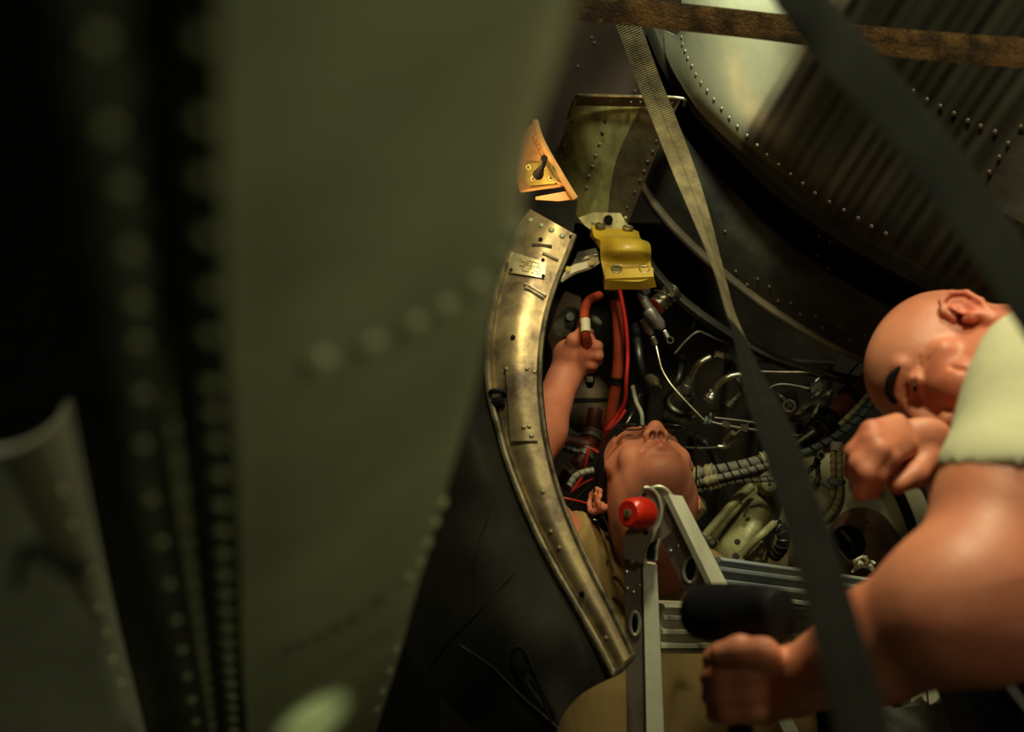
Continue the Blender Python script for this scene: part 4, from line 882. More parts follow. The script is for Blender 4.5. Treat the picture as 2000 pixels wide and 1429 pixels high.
cyl_thing('grey_canister', 'large dull grey rounded canister below the working hand', 'canister', (1150, 735, 2.75), (1145, 845, 2.75), [(0, 20), (.1, 34), (.25, 42), (.8, 42), (.9, 34), (1, 20)], M_ring2,
          lambda t: link_mesh('band', *lathe_m(P(1147, 776, 2.75), P(1147, 784, 2.75), [(0, mpp(43.5, 2.75)), (1, mpp(43.5, 2.75))], 24), M_rubber, t))
t = thing('white_square_cap', 'tiny white square cap on a black knob under the working hand', 'cap', P(1152, 742, 2.5))
link_mesh('cap', *poly_m(pt([(1146, 735, 2.5), (1158, 735, 2.5), (1158, 746, 2.5), (1146, 746, 2.5)]), .012), M_white, t, smooth=False)
barrel((1152, 758, 2.53), (1152, 728, 2.53), [(0, mpp(5, 2.5)), (.3, mpp(9, 2.5)), (1, mpp(10, 2.5))], M_rubber, t, 'knob')
hose('red_pipe', 'dark red level pipe low left behind the raised arm', 'pipe', [(1060, 852, 2.62), (1100, 858, 2.62), (1150, 868, 2.62)], mpp(14, 2.62), M_darkred)
hose('ribbed_hose', 'dull ribbed hose level below the dark red pipe', 'hose', [(1072, 868, 2.56), (1100, 873, 2.56), (1130, 882, 2.56)], mpp(8, 2.56), M_steel_dk, wrap=(M_rubber, .01, .0012))
hose('red_duct', 'dark red upright duct with grey ring clamps left of the man\'s head', 'pipe', [(1163, 800, 2.66), (1155, 850, 2.64), (1140, 890, 2.62), (1115, 920, 2.62), (1095, 950, 2.62)], mpp(15, 2.62), M_darkred, clamps=[(.28, .014), (.5, .016), (.75, .014)], clamp_m=M_grey)
hose('white_hose', 'short white braided hose left of the man\'s head', 'hose', [(1160, 918, 2.5), (1140, 922, 2.5), (1124, 930, 2.5), (1112, 948, 2.5)], mpp(6.5, 2.5), M_paleh, wrap=(M_braid, .01, .0011))
hose('red_wire', 'bright red wire loop left of the man\'s head', 'wire', [(1172, 885, 2.54), (1152, 876, 2.54), (1146, 895, 2.54), (1140, 925, 2.55), (1118, 958, 2.55)], mpp(3.4, 2.54), M_red2)
hose('red_wire', 'second red wire crossing below the white braided hose', 'wire', [(1158, 935, 2.53), (1138, 945, 2.53), (1115, 962, 2.53)], mpp(2.4, 2.53), M_red2)
hose('red_wire', 'level red wire running to the man\'s ear from the flange', 'wire', [(1092, 970, 2.45), (1120, 976, 2.45), (1160, 986, 2.47)], mpp(2.2, 2.45), M_red2)
hose('red_wire', 'red wire slanting from the thick red hose to the glasses', 'wire', [(1222, 800, 2.6), (1208, 820, 2.6), (1190, 838, 2.6)], mpp(3, 2.6), M_red2)
hose('grey_wire', 'thin grey wire looping below the man\'s left ear', 'wire', [(1138, 1035, 2.56), (1150, 1018, 2.56), (1166, 1016, 2.56), (1178, 1026, 2.57)], mpp(1.8, 2.56), M_steel)
hose('grey_wire', 'thin grey wire slanting under the white braided hose', 'wire', [(1152, 948, 2.55), (1130, 968, 2.55), (1104, 992, 2.55)], mpp(1.8, 2.55), M_steel)
cyl_thing('brass_fitting', 'small brass coloured fitting above the tan shoulder', 'fitting', (1172, 1062, 2.55), (1186, 1042, 2.55), [(0, 11), (.3, 11), (.35, 6), (1, 6)], M_flange_edge)
cyl_thing('pale_fitting', 'pale ribbed fitting at the collar of the tan shirt', 'fitting', (1186, 1068, 2.52), (1200, 1050, 2.52), [(0, 9), (.2, 10), (.25, 8), (.5, 8), (.55, 10), (1, 9)], M_paleh)

# faint clutter filling the dark of the bay
rg = random.Random(11)
for k, (x0, y0, x1, y1, rr) in enumerate([(1240, 640, 1262, 760, 7), (1330, 700, 1300, 780, 5), (1420, 700, 1470, 790, 6), (1480, 700, 1620, 710, 5), (1520, 810, 1600, 790, 9), (1490, 850, 1560, 820, 7), (1100, 700, 1080, 760, 8), (1350, 850, 1400, 905, 8)]):
    hose('dark_pipe', 'near black pipe lost in the shade ' + ['behind the valve', 'beside the filter bowl', 'above the lower elbow tube', 'along the rim over the straight tube', 'right of the bright ring', 'below the curved line',
         'left of the wrist', 'under the low line'][k], 'pipe', [(x0, y0, 3.3), (x0 + 2, y0 + 2, 2.9), ((x0 + x1) / 2 + rg.uniform(-12, 12), (y0 + y1) / 2 + rg.uniform(-12, 12), 2.82), (x1, y1, 2.9), (x1 + 2, y1 + 2, 3.3)], mpp(rr, 2.85), M_steel_dk, clamps=[(.4, .015)])

# ------------------------------------------------------------------ folding ladder
def slab(pts, d, th, holes=None): return ppoly(pts, d, th)
def plate_with_hole(outline, hole, dfun, th, seg=24):
    """plate with an oval hole: outline list of px, hole=(cx,cy,rx,ry,ang). bridge by radial matching"""
    cx, cy, rx, ry, an = hole; A = []
    ol = [np.array(p, float) for p in outline]
    def cast(a):
        dx, dy = math.cos(a), math.sin(a); best = None
        for i in range(len(ol)):
            p, q = ol[i], ol[(i + 1) % len(ol)]; e = q - p; den = dx * e[1] - dy * e[0]
            if abs(den) < 1e-9: continue
            s = ((p[0] - cx) * e[1] - (p[1] - cy) * e[0]) / den; u = ((p[0] - cx) * dy - (p[1] - cy) * dx) / den
            if s > 0 and -1e-6 <= u <= 1 + 1e-6 and (best is None or s < best): best = s
        return best
    angs = sorted(set([2 * PI * k / seg for k in range(seg)] + [math.atan2(p[1] - cy, p[0] - cx) % (2 * PI) for p in ol]))
    O = []; I = []
    for a in angs:
        s = cast(a); O.append((cx + s * math.cos(a), cy + s * math.sin(a)))
        b_ = a - an; r = 1 / math.sqrt((math.cos(b_) / rx)**2 + (math.sin(b_) / ry)**2); I.append((cx + r * math.cos(a), cy + r * math.sin(a)))
    n = len(angs); f = [P(x, y, dfun(x, y)) for x, y in O] + [P(x, y, dfun(x, y)) for x, y in I]
    back = [p - B3[:, 2] * th for p in f]; V = np.array(f + back); Fc = []
    for k in range(n):
        k2 = (k + 1) % n
        Fc += [[k, k2, n + k2, n + k], [2 * n + k, 3 * n + k, 3 * n + k2, 2 * n + k2], [k, 2 * n + k, 2 * n + k2, k2], [n + k, n + k2, 3 * n + k2, 3 * n + k]]
    rim = ring = [P(cx + (rx + .5) * math.cos(a) * math.cos(an) - (ry + .5) * math.sin(a) * math.sin(an), cy + (rx + .5) * math.cos(a) * math.sin(an) + (ry + .5) * math.sin(a) * math.cos(an), dfun(cx, cy) - .002) for a in np.linspace(0, 2 * PI, 33)]
    return (V, Fc), tube_m(rim, .0028, 6, 66)
LD = lambda x, y: 1.98 + .00002 * (y - 1000)
t = thing('folding_ladder', 'silver aluminium folding ladder with a red hinge knob beside the mallet', 'ladder', (P(1260, 1400, 2.0)[0], P(1260, 1400, 2.0)[1], 0))
base_pt = P(1281, 1429, 1.99); foot = base_pt.copy()
def down(p, z=0.0): q = np.array(p, float); q[2] = z; return q
# left rail: side plate with web, and bright outer channel; both run on down to the floor
pm, rim = plate_with_hole([(1219, 1086), (1257, 1100), (1262, 1240), (1268, 1480), (1226, 1480), (1222, 1240)], (1240, 1217, 9, 22, 0), LD, .006)
web = link_mesh('side_plate', *pm, M_ladplate, t, smooth=False); link_mesh('hole_rim', *rim, M_alu, web)
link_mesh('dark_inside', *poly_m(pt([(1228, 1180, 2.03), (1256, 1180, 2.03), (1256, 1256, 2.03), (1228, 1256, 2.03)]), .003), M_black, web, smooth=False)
def box_rail(a0, a1, b0, b1, th, nm, m, floor=False):
    """a0,a1: top left/right; b0,b1: bottom left/right as world points"""
    pts = [a0, a1, b1, b0]
    return link_mesh(nm, *poly_m(pts, th), m, t, smooth=False)
dR = 1.975
box_rail(P(1256, 1100, dR), P(1283, 1103, dR), P(1264, 1480, dR), P(1299, 1480, dR), .028, 'front_rail', M_alubright)
bl = P(1226, 1478, 1.99); br = P(1299, 1478, 1.98)
link_mesh('lower_rail', *box_m((bl[0], bl[1] - .02, 0.03), (br[0] + .003, bl[1] + .03, bl[2])), M_alu, t, smooth=False)
link_mesh('rubber_foot', *box_m((bl[0] - .008, bl[1] - .03, 0), (br[0] + .012, bl[1] + .05, .04)), M_rubber, t, smooth=False)
for x, y in [(1223, 1088), (1235, 1098), (1224, 1118), (1249, 1143), (1225, 1150), (1237, 1157), (1245, 1222)]:
    if y < 1200: rivet((P(x, y, LD(x, y) - .0005), B3[:, 2]), r=mpp(4.6, 1.98), m=M_rivet_br, parent=t)
# right rail
RDx = lambda x, y: 1.965 + .0001 * (y - 1000)
pm, rim = plate_with_hole([(1280, 985), (1308, 968), (1352, 1060), (1396, 1150), (1380, 1200), (1345, 1168), (1318, 1110), (1285, 1040)], (1349, 1111, 13, 25, .1), RDx, .006)
web = link_mesh('side_plate', *pm, M_ladplate, t, smooth=False); link_mesh('hole_rim', *rim, M_alu, web)
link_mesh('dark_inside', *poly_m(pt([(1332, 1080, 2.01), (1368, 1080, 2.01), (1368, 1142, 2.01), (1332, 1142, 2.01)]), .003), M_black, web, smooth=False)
box_rail(P(1306, 965, 1.945), P(1333, 968, 1.985), P(1402, 1164, 1.955), P(1431, 1160, 1.995), .008, 'front_rail', M_alubright)
q0 = P(1402, 1162, 1.98); q1 = P(1431, 1160, 1.98)
e = (P(1402, 1164, 1.975) - P(1306, 965, 1.955)); e = e / -e[2]; k = q0[2] - .02
box_rail(q0, q1, q0 + e * k, q1 + e * k, .028, 'lower_rail', M_alu)
fb = q0 + e * k; link_mesh('rubber_foot', *box_m((fb[0] - .02, fb[1] - .03, 0), (fb[0] + .05, fb[1] + .04, .04)), M_rubber, t, smooth=False)
for x, y in [(1309, 993), (1320, 1014), (1304, 1022), (1332, 1038), (1324, 1066), (1310, 1076)]:
    rivet((P(x, y, RDx(x, y) - .0005), B3[:, 2]), r=mpp(4.8, 1.97), m=M_rivet_br, parent=t)
# hinge plates
hc = P(1274, 1000, 1.955)
def hinge_plate(name, pts, d, th, m): return link_mesh(name, *ppoly(pts, d, th), m, t, smooth=False)
arc = lambda cx, cy, r, a0, a1, n=16, fx=1.: [(cx + fx * r * math.cos(math.radians(a)), cy + r * math.sin(math.radians(a))) for a in np.linspace(a0, a1, n)]
hp = hinge_plate('hinge_plate', arc(1262, 998, 46, -100, 52, 20, .62) + [(1268, 1058), (1264, 1080), (1258, 1101), (1219, 1090), (1216, 1060), (1222, 1040)] + arc(1256, 998, 40, 140, 250, 10, .62), 1.95, .007, M_ladplate)
edge = arc(1263, 998, 46, -100, 52, 16, .62) + [(1272, 1056), (1264, 1076), (1260, 1100)]
link_mesh('polished_edge', *tube_m([P(x, y, 1.948) for x, y in edge], .0028, 8, 60), M_alu, hp)
hp2 = hinge_plate('hinge_plate', arc(1284, 1000, 50, -110, 30, 18, .7) + [(1310, 1040), (1284, 1062), (1282, 1094), (1262, 1092)] + arc(1280, 1000, 46, 120, 240, 8, .6), 1.962, .009, M_ladplate)
edge = arc(1285, 1000, 50, -110, -20, 12, .7)
link_mesh('polished_edge', *tube_m([P(x, y, 1.96) for x, y in edge], .0026, 8, 40), M_alu, hp2)
link_mesh('polished_edge', *tube_m(pt([(1288, 1052, 1.955), (1283, 1068, 1.955), (1281, 1094, 1.955)]), .0026, 8, 20), M_alu, hp2)
link_mesh('hinge_slot', *poly_m(pt([(1270, 1060, 1.944), (1285, 1056, 1.944), (1279, 1072, 1.944), (1277, 1094, 1.944), (1262, 1090, 1.944), (1264, 1074, 1.944)]), .004), M_hole, t, smooth=False)
for p in [(1258, 966), (1262, 1040)]: disc_at(P(*p, 1.948), B3[:, 2], mpp(4, 1.95), .002, M_hole, hp, 'hinge_hole')
# red knob: short cylinder with its face to the left
a = P(1226, 1002, 1.918); b_ = P(1262, 1002, 1.945)
kn = link_mesh('red_knob', *lathe_m(a, b_, [(0, mpp(24, 1.92)), (.06, mpp(28, 1.92)), (.35, mpp(31, 1.92)), (.7, mpp(33, 1.92)), (.95, mpp(31, 1.92)), (1, mpp(26, 1.92))], 36), M_redknob, t)
link_mesh('knob_rivet', *lathe_m(a - (b_ - a) * .07, a + (b_ - a) * .05, [(0, mpp(6, 1.9)), (.3, mpp(9, 1.9)), (1, mpp(9, 1.9))], 18), M_rivet_br, kn)
# ribbed rungs
def rung(a, b_, h, name='rung', m=M_alu):
    """ribbed extrusion between world points a and b (centres), h tall"""
    a = np.array(a); b_ = np.array(b_); T = (b_ - a); T /= np.linalg.norm(T); v = B3[:, 1] - T * (B3[:, 1] @ T); v /= np.linalg.norm(v); w = np.cross(T, v)
    if w @ (CAM - a) < 0: w = -w
    prof = [(.5, 0), (.5, .10), (.44, .16), (.40, .10), (.30, .07), (.27, .15), (.20, .16), (.17, .06), (.02, .04), (-.02, .15), (-.09, .16), (-.13, .05), (-.26, .04), (-.30, .14), (-.38, .15), (-.41, .03), (-.44, .12), (-.5, .10), (-.5, 0), (-.5, -.5), (.5, -.5)]
    V = [];
    for c in (a, b_):
        for s, o in prof: V.append(c + v * s * h + w * o * h)
    n = len(prof); Fc = [[k, (k + 1) % n, n + (k + 1) % n, n + k] for k in range(n)] + [list(range(n))[::-1], [n + k for k in range(n)]]
    return link_mesh(name, V, Fc, m, t, smooth=False)
rung(P(1286, 1226, 2.02), P(1760, 1232, 2.3), mpp(96, 2.02))
rung(P(1395, 1128, 2.04), P(1790, 1178, 2.3), mpp(82, 2.04), m=M_bluepaint)
rung(P(1420, 1196, 2.10), P(1780, 1236, 2.35), mpp(70, 2.1))
# the rails the rungs run to, hidden beyond the arm
for x, y, d in ((1760, 1232, 2.32), (1790, 1190, 2.37)):
    c = P(x, y, d); link_mesh('far_rail', *box_m((c[0], c[1] - .02, 0.02), (c[0] + .025, c[1] + .04, c[2] + .12)), M_alu, t, smooth=False)
    link_mesh('rubber_foot', *box_m((c[0] - .01, c[1] - .03, 0), (c[0] + .035, c[1] + .05, .03)), M_rubber, t, smooth=False)

# ------------------------------------------------------------------ things at the lower right
t = thing('quilted_pad', 'pale grey creased pad at the lower right edge under the forearm', 'pad', P(1820, 1420, 1.9))
G = np.array([[P(1690 + i * 10 , 1480 - j * 11 + .30 * (27 - i) * j * .33, 1.9 + .0015 * math.sin(i * .9 + j * 1.3) + .02 * math.cos(i * .2)) for i in range(28)] for j in range(12)])
link_mesh('pad_cover', *sheet(G, .03)['m'], M_pad2, t)
t = thing('equipment_case', 'blurred black equipment case at the bottom right corner', 'case', P(1960, 1400, 1.6))
link_mesh('case_body', *poly_m(pt([(1886, 1352, 1.62), (1935, 1298, 1.62), (2060, 1340, 1.62), (2080, 1520, 1.62), (1950, 1520, 1.62)]), .15), M_rubber, t, smooth=False)
link_mesh('pale_strip', *poly_m(pt([(1938, 1298, 1.6), (1956, 1300, 1.6), (1984, 1340, 1.6), (2010, 1372, 1.6), (2010, 1400, 1.6), (1970, 1350, 1.6)]), .008), M_pad2, t, smooth=False)

# ------------------------------------------------------------------ people: one smooth implicit surface each
class Field:
    def __init__(s, lo, hi, h):
        s.lo = np.array(lo, float); s.h = h; s.n = np.ceil((np.array(hi) - s.lo) / h).astype(int) + 1
        s.f = np.full(s.n, 1.0, np.float32)
    def block(s, c, rad):
        a = np.clip(np.floor((c - rad - s.lo) / s.h).astype(int), 0, s.n - 1); b_ = np.clip(np.ceil((c + rad - s.lo) / s.h).astype(int) + 1, 1, s.n)
        if (b_ <= a).any(): return None
        X = [np.arange(a[i], b_[i], dtype=np.float32) * s.h + s.lo[i] for i in range(3)]
        return tuple(slice(a[i], b_[i]) for i in range(3)), np.meshgrid(*X, indexing='ij', sparse=True)
    def comb(s, sl, d, k, op):
        f = s.f[sl]
        if op == 'add':
            hh = np.clip(.5 + .5 * (f - d) / k, 0, 1); s.f[sl] = f * (1 - hh) + d * hh - k * hh * (1 - hh)
        else:
            hh = np.clip(.5 - .5 * (f + d) / k, 0, 1); s.f[sl] = f * (1 - hh) - d * hh + k * hh * (1 - hh)
    def cap(s, a, b_, ra, rb=None, k=.01, op='add'):
        a = np.array(a, float); b_ = np.array(b_, float); rb = ra if rb is None else rb
        c = (a + b_) / 2; rad = np.abs(b_ - a) / 2 + max(ra, rb) + k * 1.5 + .012
        q = s.block(c, rad)
        if q is None: return
        sl, (X, Y, Z) = q; ab = b_ - a; L2 = ab @ ab + 1e-12
        t = np.clip(((X - a[0]) * ab[0] + (Y - a[1]) * ab[1] + (Z - a[2]) * ab[2]) / L2, 0, 1)
        d = np.sqrt((X - a[0] - t * ab[0])**2 + (Y - a[1] - t * ab[1])**2 + (Z - a[2] - t * ab[2])**2) - (ra + (rb - ra) * t)
        s.comb(sl, d.astype(np.float32), k, op)
    def ell(s, c, r, R=None, k=.01, op='add'):
        """R: 3x3 whose columns are the ellipsoid axes"""
        c = np.array(c, float); r = np.array(r, float); R = np.eye(3) if R is None else R
        rad = np.abs(R * r).sum(1) + k * 1.5 + .012; q = s.block(c, rad)
        if q is None: return
        sl, (X, Y, Z) = q; X = X - c[0]; Y = Y - c[1]; Z = Z - c[2]
        p = [X * R[0, i] + Y * R[1, i] + Z * R[2, i] for i in range(3)]
        k0 = np.sqrt(sum((p[i] / r[i])**2 for i in range(3))); k1 = np.sqrt(sum((p[i] / r[i]**2)**2 for i in range(3))) + 1e-9
        s.comb(sl, (k0 * (k0 - 1) / k1).astype(np.float32), k, op)
    def plane(s, p, n, k=.004):
        """cut away the side n points to"""
        X = [np.arange(s.n[i], dtype=np.float32) * s.h + s.lo[i] for i in range(3)]; X, Y, Z = np.meshgrid(*X, indexing='ij', sparse=True)
        d = -((X - p[0]) * n[0] + (Y - p[1]) * n[1] + (Z - p[2]) * n[2]); s.comb((slice(None),) * 3, d.astype(np.float32), k, 'sub')
    def mesh(s):
        f = s.f.copy()
        f[0] = f[-1] = 1; f[:, 0] = f[:, -1] = 1; f[:, :, 0] = f[:, :, -1] = 1
        ins = f < 0; n = s.n
        cnt = np.zeros(n - 1, np.uint8)
        for dx in (0, 1):
            for dy in (0, 1):
                for dz in (0, 1): cnt += ins[dx:n[0] - 1 + dx, dy:n[1] - 1 + dy, dz:n[2] - 1 + dz]
        I = np.argwhere((cnt > 0) & (cnt < 8)); idm = np.full(n - 1, -1, np.int32); idm[tuple(I.T)] = np.arange(len(I))
        acc = np.zeros((len(I), 3)); num = np.zeros(len(I)); cor = [np.array([a, b_, c]) for a in (0, 1) for b_ in (0, 1) for c in (0, 1)]
        for a in range(8):
            for b_ in range(a + 1, 8):
                if np.abs(cor[a] - cor[b_]).sum() != 1: continue
                fa = f[tuple((I + cor[a]).T)]; fb = f[tuple((I + cor[b_]).T)]; m = (fa < 0) != (fb < 0)
                t = np.where(m, fa / np.where(m, fa - fb, 1), 0)[:, None]
                acc += np.where(m[:, None], cor[a] + t * (cor[b_] - cor[a]), 0); num += m
        V = (I + acc / num[:, None]) * s.h + s.lo; Q = []
        for ax in range(3):
            o = [1, 1, 1]; o[ax] = 0; e = [0, 0, 0]; e[ax] = 1
            A = ins[tuple(slice(o[i], n[i] - 1) for i in range(3))]; B = ins[tuple(slice(o[i] + e[i], n[i] - 1 + e[i]) for i in range(3))]
            D = np.argwhere(A != B) + np.array(o); u = (ax + 1) % 3; v = (ax + 2) % 3
            eu = np.eye(3, dtype=int)[u]; ev = np.eye(3, dtype=int)[v]
            q = np.stack([idm[tuple((D - eu - ev).T)], idm[tuple((D - ev).T)], idm[tuple(D.T)], idm[tuple((D - eu).T)]], 1)
            fl = ~ins[tuple(D.T)]; q[fl] = q[fl][:, ::-1]; Q.append(q)
        Q = np.vstack(Q); Q = Q[(Q >= 0).all(1)]
        return V, Q

def fast_mesh(name, V, Q, m, parent, tint=None):
    off = np.array(world_loc(parent)); me = bpy.data.meshes.new(name)
    me.vertices.add(len(V)); me.vertices.foreach_set('co', (V - off).astype(np.float32).ravel())
    me.loops.add(Q.size); me.loops.foreach_set('vertex_index', Q.astype(np.int32).ravel())
    me.polygons.add(len(Q)); me.polygons.foreach_set('loop_start', np.arange(0, Q.size, 4, dtype=np.int32))
    me.polygons.foreach_set('use_smooth', np.ones(len(Q), bool)); me.materials.append(m); me.update(calc_edges=True); me.validate(); cloth = name in ('shirt', 't_shirt', 'trousers', 'hair')
    if tint is not None:
        ca = me.color_attributes.new(name='tint', type='FLOAT_COLOR', domain='POINT')
        ca.data.foreach_set('color', np.c_[tint, np.ones(len(V))].astype(np.float32).ravel())
    o = bpy.data.objects.new(name, me); COL.objects.link(o); o.parent = parent
    if cloth: sm = o.modifiers.new('smooth', 'SMOOTH'); sm.factor = .5; sm.iterations = 6
    return o

class Frame:
    """head frame: x person's right, y forward, z crown; world matrix from camera-space directions"""
    def __init__(s, px, py, d, right, fwd, up, sc_=1.):
        s.c = P(px, py, d); U = np.array(up, float); U /= np.linalg.norm(U); F = np.array(fwd, float); F -= F @ U * U; F /= np.linalg.norm(F)
        s.R = B3 @ np.stack([np.cross(F, U), F, U], 1); s.k = sc_
    def __call__(s, x, y, z): return s.c + s.R @ (np.array([x, y, z], float) * s.k)
    def inv(s, V): return (V - s.c) @ s.R / s.k

def build_head(F, H, smile=0.):
    def E(c, r, k=.01, op='add', R=None): F.ell(H(*c), np.array(r) * H.k, H.R if R is None else H.R @ R, k, op)
    def C(a, b_, ra, rb=None, k=.01, op='add'): F.cap(H(*a), H(*b_), ra * H.k, (rb or ra) * H.k, k, op)
    E((0, -.012, .045), (.076, .097, .083)); E((0, .028, .05), (.064, .066, .060), .02)
    E((0, .036, -.025), (.060, .060, .078), .02); E((0, .030, -.068), (.056, .055, .034), .02)
    E((0, .070, -.092), (.026, .022, .018), .03)
    for s in (-1, 1):
        E((s * .054, .0, -.045), (.016, .034, .036), .02)                     # jaw angle
        C((s * .036, .072, -.004), (s * .060, .045, .002), .015, .013, .016)  # cheek bone
        E((s * .036, .070, -.034 + .004 * smile), (.021, .019 + .006 * smile, .022), .014)
        C((s * .012, .0905, .041), (s * .046, .072, .045), .0085, .007, .012) # brow ridge
        E((s * .033, .100, .020), (.016, .016, .011), .012, 'sub')
        E((s * .033, .0775, .020), (.0150, .0150, .0125), .004)               # lids over the eyeball
        C((s * .021, .0905, .027), (s * .045, .0855, .025), .0022, .002, .003)
        C((s * .021, .0900, .0125), (s * .044, .0850, .0135), .0020, .0018, .004)
        C((s * .023, .0940, .0195), (s * .044, .0885, .0195), .0036, .0028, .0015, 'sub')
        E((s * .0125, .1065, -.028), (.0088, .0105, .0078), .006)             # nose wing
    C((0, .090, .032), (0, .116, -.016), .0085, .0105, .012); E((0, .118, -.022), (.0115, .0110, .0100), .007)
    C((0, .112, -.031), (0, .098, -.034), .004, .004, .005)
    for s in (-1, 1): E((s * .0068, .1085, -.0355), (.0052, .0075, .0080), .0018, 'sub', np.array([[1, s * -.25, 0], [s * .25, 1, 0], [0, 0, 1]], float))
    E((0, .086, -.055), (.028, .016, .022), .014)
    C((-.023, .088, -.0535), (0, .102, -.0515), .0038, .0050, .006); C((.023, .088, -.0535), (0, .102, -.0515), .0038, .0050, .006)
    C((-.020, .087, -.0625), (0, .100, -.0645), .0045, .0065, .006); C((.020, .087, -.0625), (0, .100, -.0645), .0045, .0065, .006)
    lift = .006 * smile
    for s in (-1, 1): C((0, .1075, -.0580), (s * .027, .092, -.0575 + lift), .0022, .0034, .0015, 'sub'); 
    C((-.02, .096, -.078), (.02, .096, -.078), .003, .003, .008, 'sub')
    def surf(x, y, z):
        d = np.array([x, y - .01, 0.]); d /= np.linalg.norm(d)
        for r in np.arange(.14, .03, -.0006):
            q = H(d[0] * r, .01 + d[1] * r, z); i = np.round((q - F.lo) / F.h).astype(int)
            if (i >= 0).all() and (i < F.n).all() and F.f[tuple(i)] < 0: return d[0] * r, .01 + d[1] * r, z
        return x, y, z
    def crease(pts, ra, k=.005, out=0.):
        q = [surf(*p) for p in pts]; q = [(a + out * a * 8, b_ + out, c) for a, b_, c in q]
        for a, b_ in zip(q, q[1:]): C(a, b_, ra, ra, k, 'sub')
    if smile:
        for s in (-1, 1):
            E((s * .042, .072, -.030), (.020, .018, .018), .012)
            crease([(s * .022, .104, -.028), (s * .033, .096, -.040), (s * .037, .088, -.056), (s * .034, .085, -.072)], .0048, .004)
            crease([(s * .056, .064, -.022), (s * .055, .063, -.036), (s * .053, .063, -.052), (s * .047, .064, -.070), (s * .040, .068, -.086)], .0052, .004)
            crease([(s * .052, .07, .022), (s * .058, .062, .026)], .0015, .003); crease([(s * .052, .07, .016), (s * .059, .062, .014)], .0015, .003)
    if smile and 0:
        for s in (-1, 1):
            for a, b_ in (((s * .020, .104, -.030), (s * .034, .096, -.046)), ((s * .034, .096, -.046), (s * .038, .088, -.066))): C(a, b_, .0050, .0050, .006, 'sub')
            C((s * .054, .064, -.026), (s * .053, .063, -.050), .0055, .0060, .006, 'sub'); C((s * .053, .063, -.050), (s * .042, .068, -.086), .0060, .0055, .006, 'sub')
            E((s * .040, .078, -.020), (.017, .016, .014), .010); C((s * .046, .078, .026), (s * .056, .066, .020), .0016, .0014, .003, 'sub')
    for s in (-1, 1):                                                         # ears
        Re = np.array([[1, 0, 0], [0, 1, 0], [0, 0, 1]], float)
        a = s * .42; Re = np.array([[math.cos(a), -math.sin(a), 0], [math.sin(a), math.cos(a), 0], [0, 0, 1]]).T
        E((s * .079, -.018, .000), (.0060, .0165, .029), .006, 'add', Re)
        pts = [(.074, -.002, .012), (.079, -.004, .026), (.084, -.016, .034), (.088, -.030, .028), (.089, -.035, .010), (.086, -.030, -.010), (.080, -.020, -.024)]
        for p, q in zip(pts, pts[1:]): C((s * p[0], p[1], p[2]), (s * q[0], q[1], q[2]), .0044, .0044, .003)
        E((s * .078, -.014, -.028), (.0055, .0085, .010), .005)
        E((s * .089, -.012, .002), (.0080, .0085, .0125), .003, 'sub', Re); E((s * .089, -.022, .017), (.0055, .0070, .008), .003, 'sub', Re)
        C((s * .078, -.001, -.004), (s * .080, -.003, -.012), .004, .0045, .003)
        C((s * .084, -.024, .012), (s * .083, -.026, -.010), .0028, .003, .003)
    return

def eyes(H, root, look=(0, 1, 0)):
    for s in (-1, 1):
        c = H(s * .032, .0768, .0195); r = .0132 * H.k
        v, f = lathe_m(c - H.R[:, 1] * r, c + H.R[:, 1] * r, [((1 - math.cos(a)) / 2, r * math.sin(a) + 1e-5) for a in np.linspace(.02, PI - .02, 14)], 18)
        e = link_mesh('eyeball', v, f, M_eye, root)
        d = H.R @ np.array(look, float); d /= np.linalg.norm(d)
        link_mesh('iris', *lathe_m(c + d * r * .86, c + d * r * 1.04, [(0, .0058), (.6, .0052), (1, .002)], 16), M_iris, e)

def brows(H, root, m=M_hair, w=1.):
    for s in (-1, 1):
        pts = [H(s * .013, .1015, .040), H(s * .026, .1000, .0475), H(s * .040, .0900, .049), H(s * .050, .0770, .043)]
        link_mesh('eyebrow', *tube_m(pts, [.0026 * w, .0036 * w, .0038 * w, .0016 * w], 10, 24, flat=.9), m, root)

def limb(F, pts, k=.02):
    """pts: list of (point, radius)"""
    for (a, ra), (b_, rb) in zip(pts, pts[1:]): F.cap(a, b_, ra, rb, k)

def C3(x, y, d): return P(x, y, d)

# --- the man inside the bay: head tipped right back, right arm raised
HB = Frame(1264, 962, 2.30, None, (.05, .96, .27), (-.12, .27, -.96), 1.0)
hips = np.array([.235, 2.42, .92]); chest = np.array([.235, 2.40, 1.22])
manB = thing('person', 'bald-browed man in glasses and tan shirt looking up into the engine bay, arm raised', 'person', (.235, 2.42, 0))
manB['label'] = 'man in glasses and tan t-shirt, head tipped back, reaching up into the engine bay'
neckB = np.array(HB(0, -.02, -.06))
shR = C3(1168, 1135, 2.36); shL = C3(1360, 1150, 2.44)
colB = C3(1262, 1120, 2.38)
elb = C3(1000, 950, 2.28); wr = C3(1102, 738, 2.42)
fb = Field((-.02, 2.0, .80), (.55, 2.65, 1.92), .0028)
build_head(fb, HB)
fb.cap(HB(0, -.01, -.035), HB(0, -.035, -.05), .052, .058, .02)
fb.cap(HB(0, -.03, -.045), colB + UP * .01, .056, .060, .03)
fb.cap(colB, chest, .07, .11, .05)
fb.ell(chest + np.array([0, .0, -.02]), (.155, .095, .17), None, .05); fb.ell((chest + hips) / 2 + np.array([0, 0, -.05]), (.14, .09, .2), None, .05)
fb.cap(colB + UP * -.03, shR, .05, .052, .04); fb.cap(colB + UP * -.03, shL, .05, .055, .04)
limb(fb, [(shR, .052), (elb, .040), ((elb + wr) / 2 + RT * .004, .040), (wr, .026)], .02)
laR = [(shL, .05), (np.array([.50, 2.42, 1.05]), .04), (np.array([.40, 2.28, .88]), .03)]
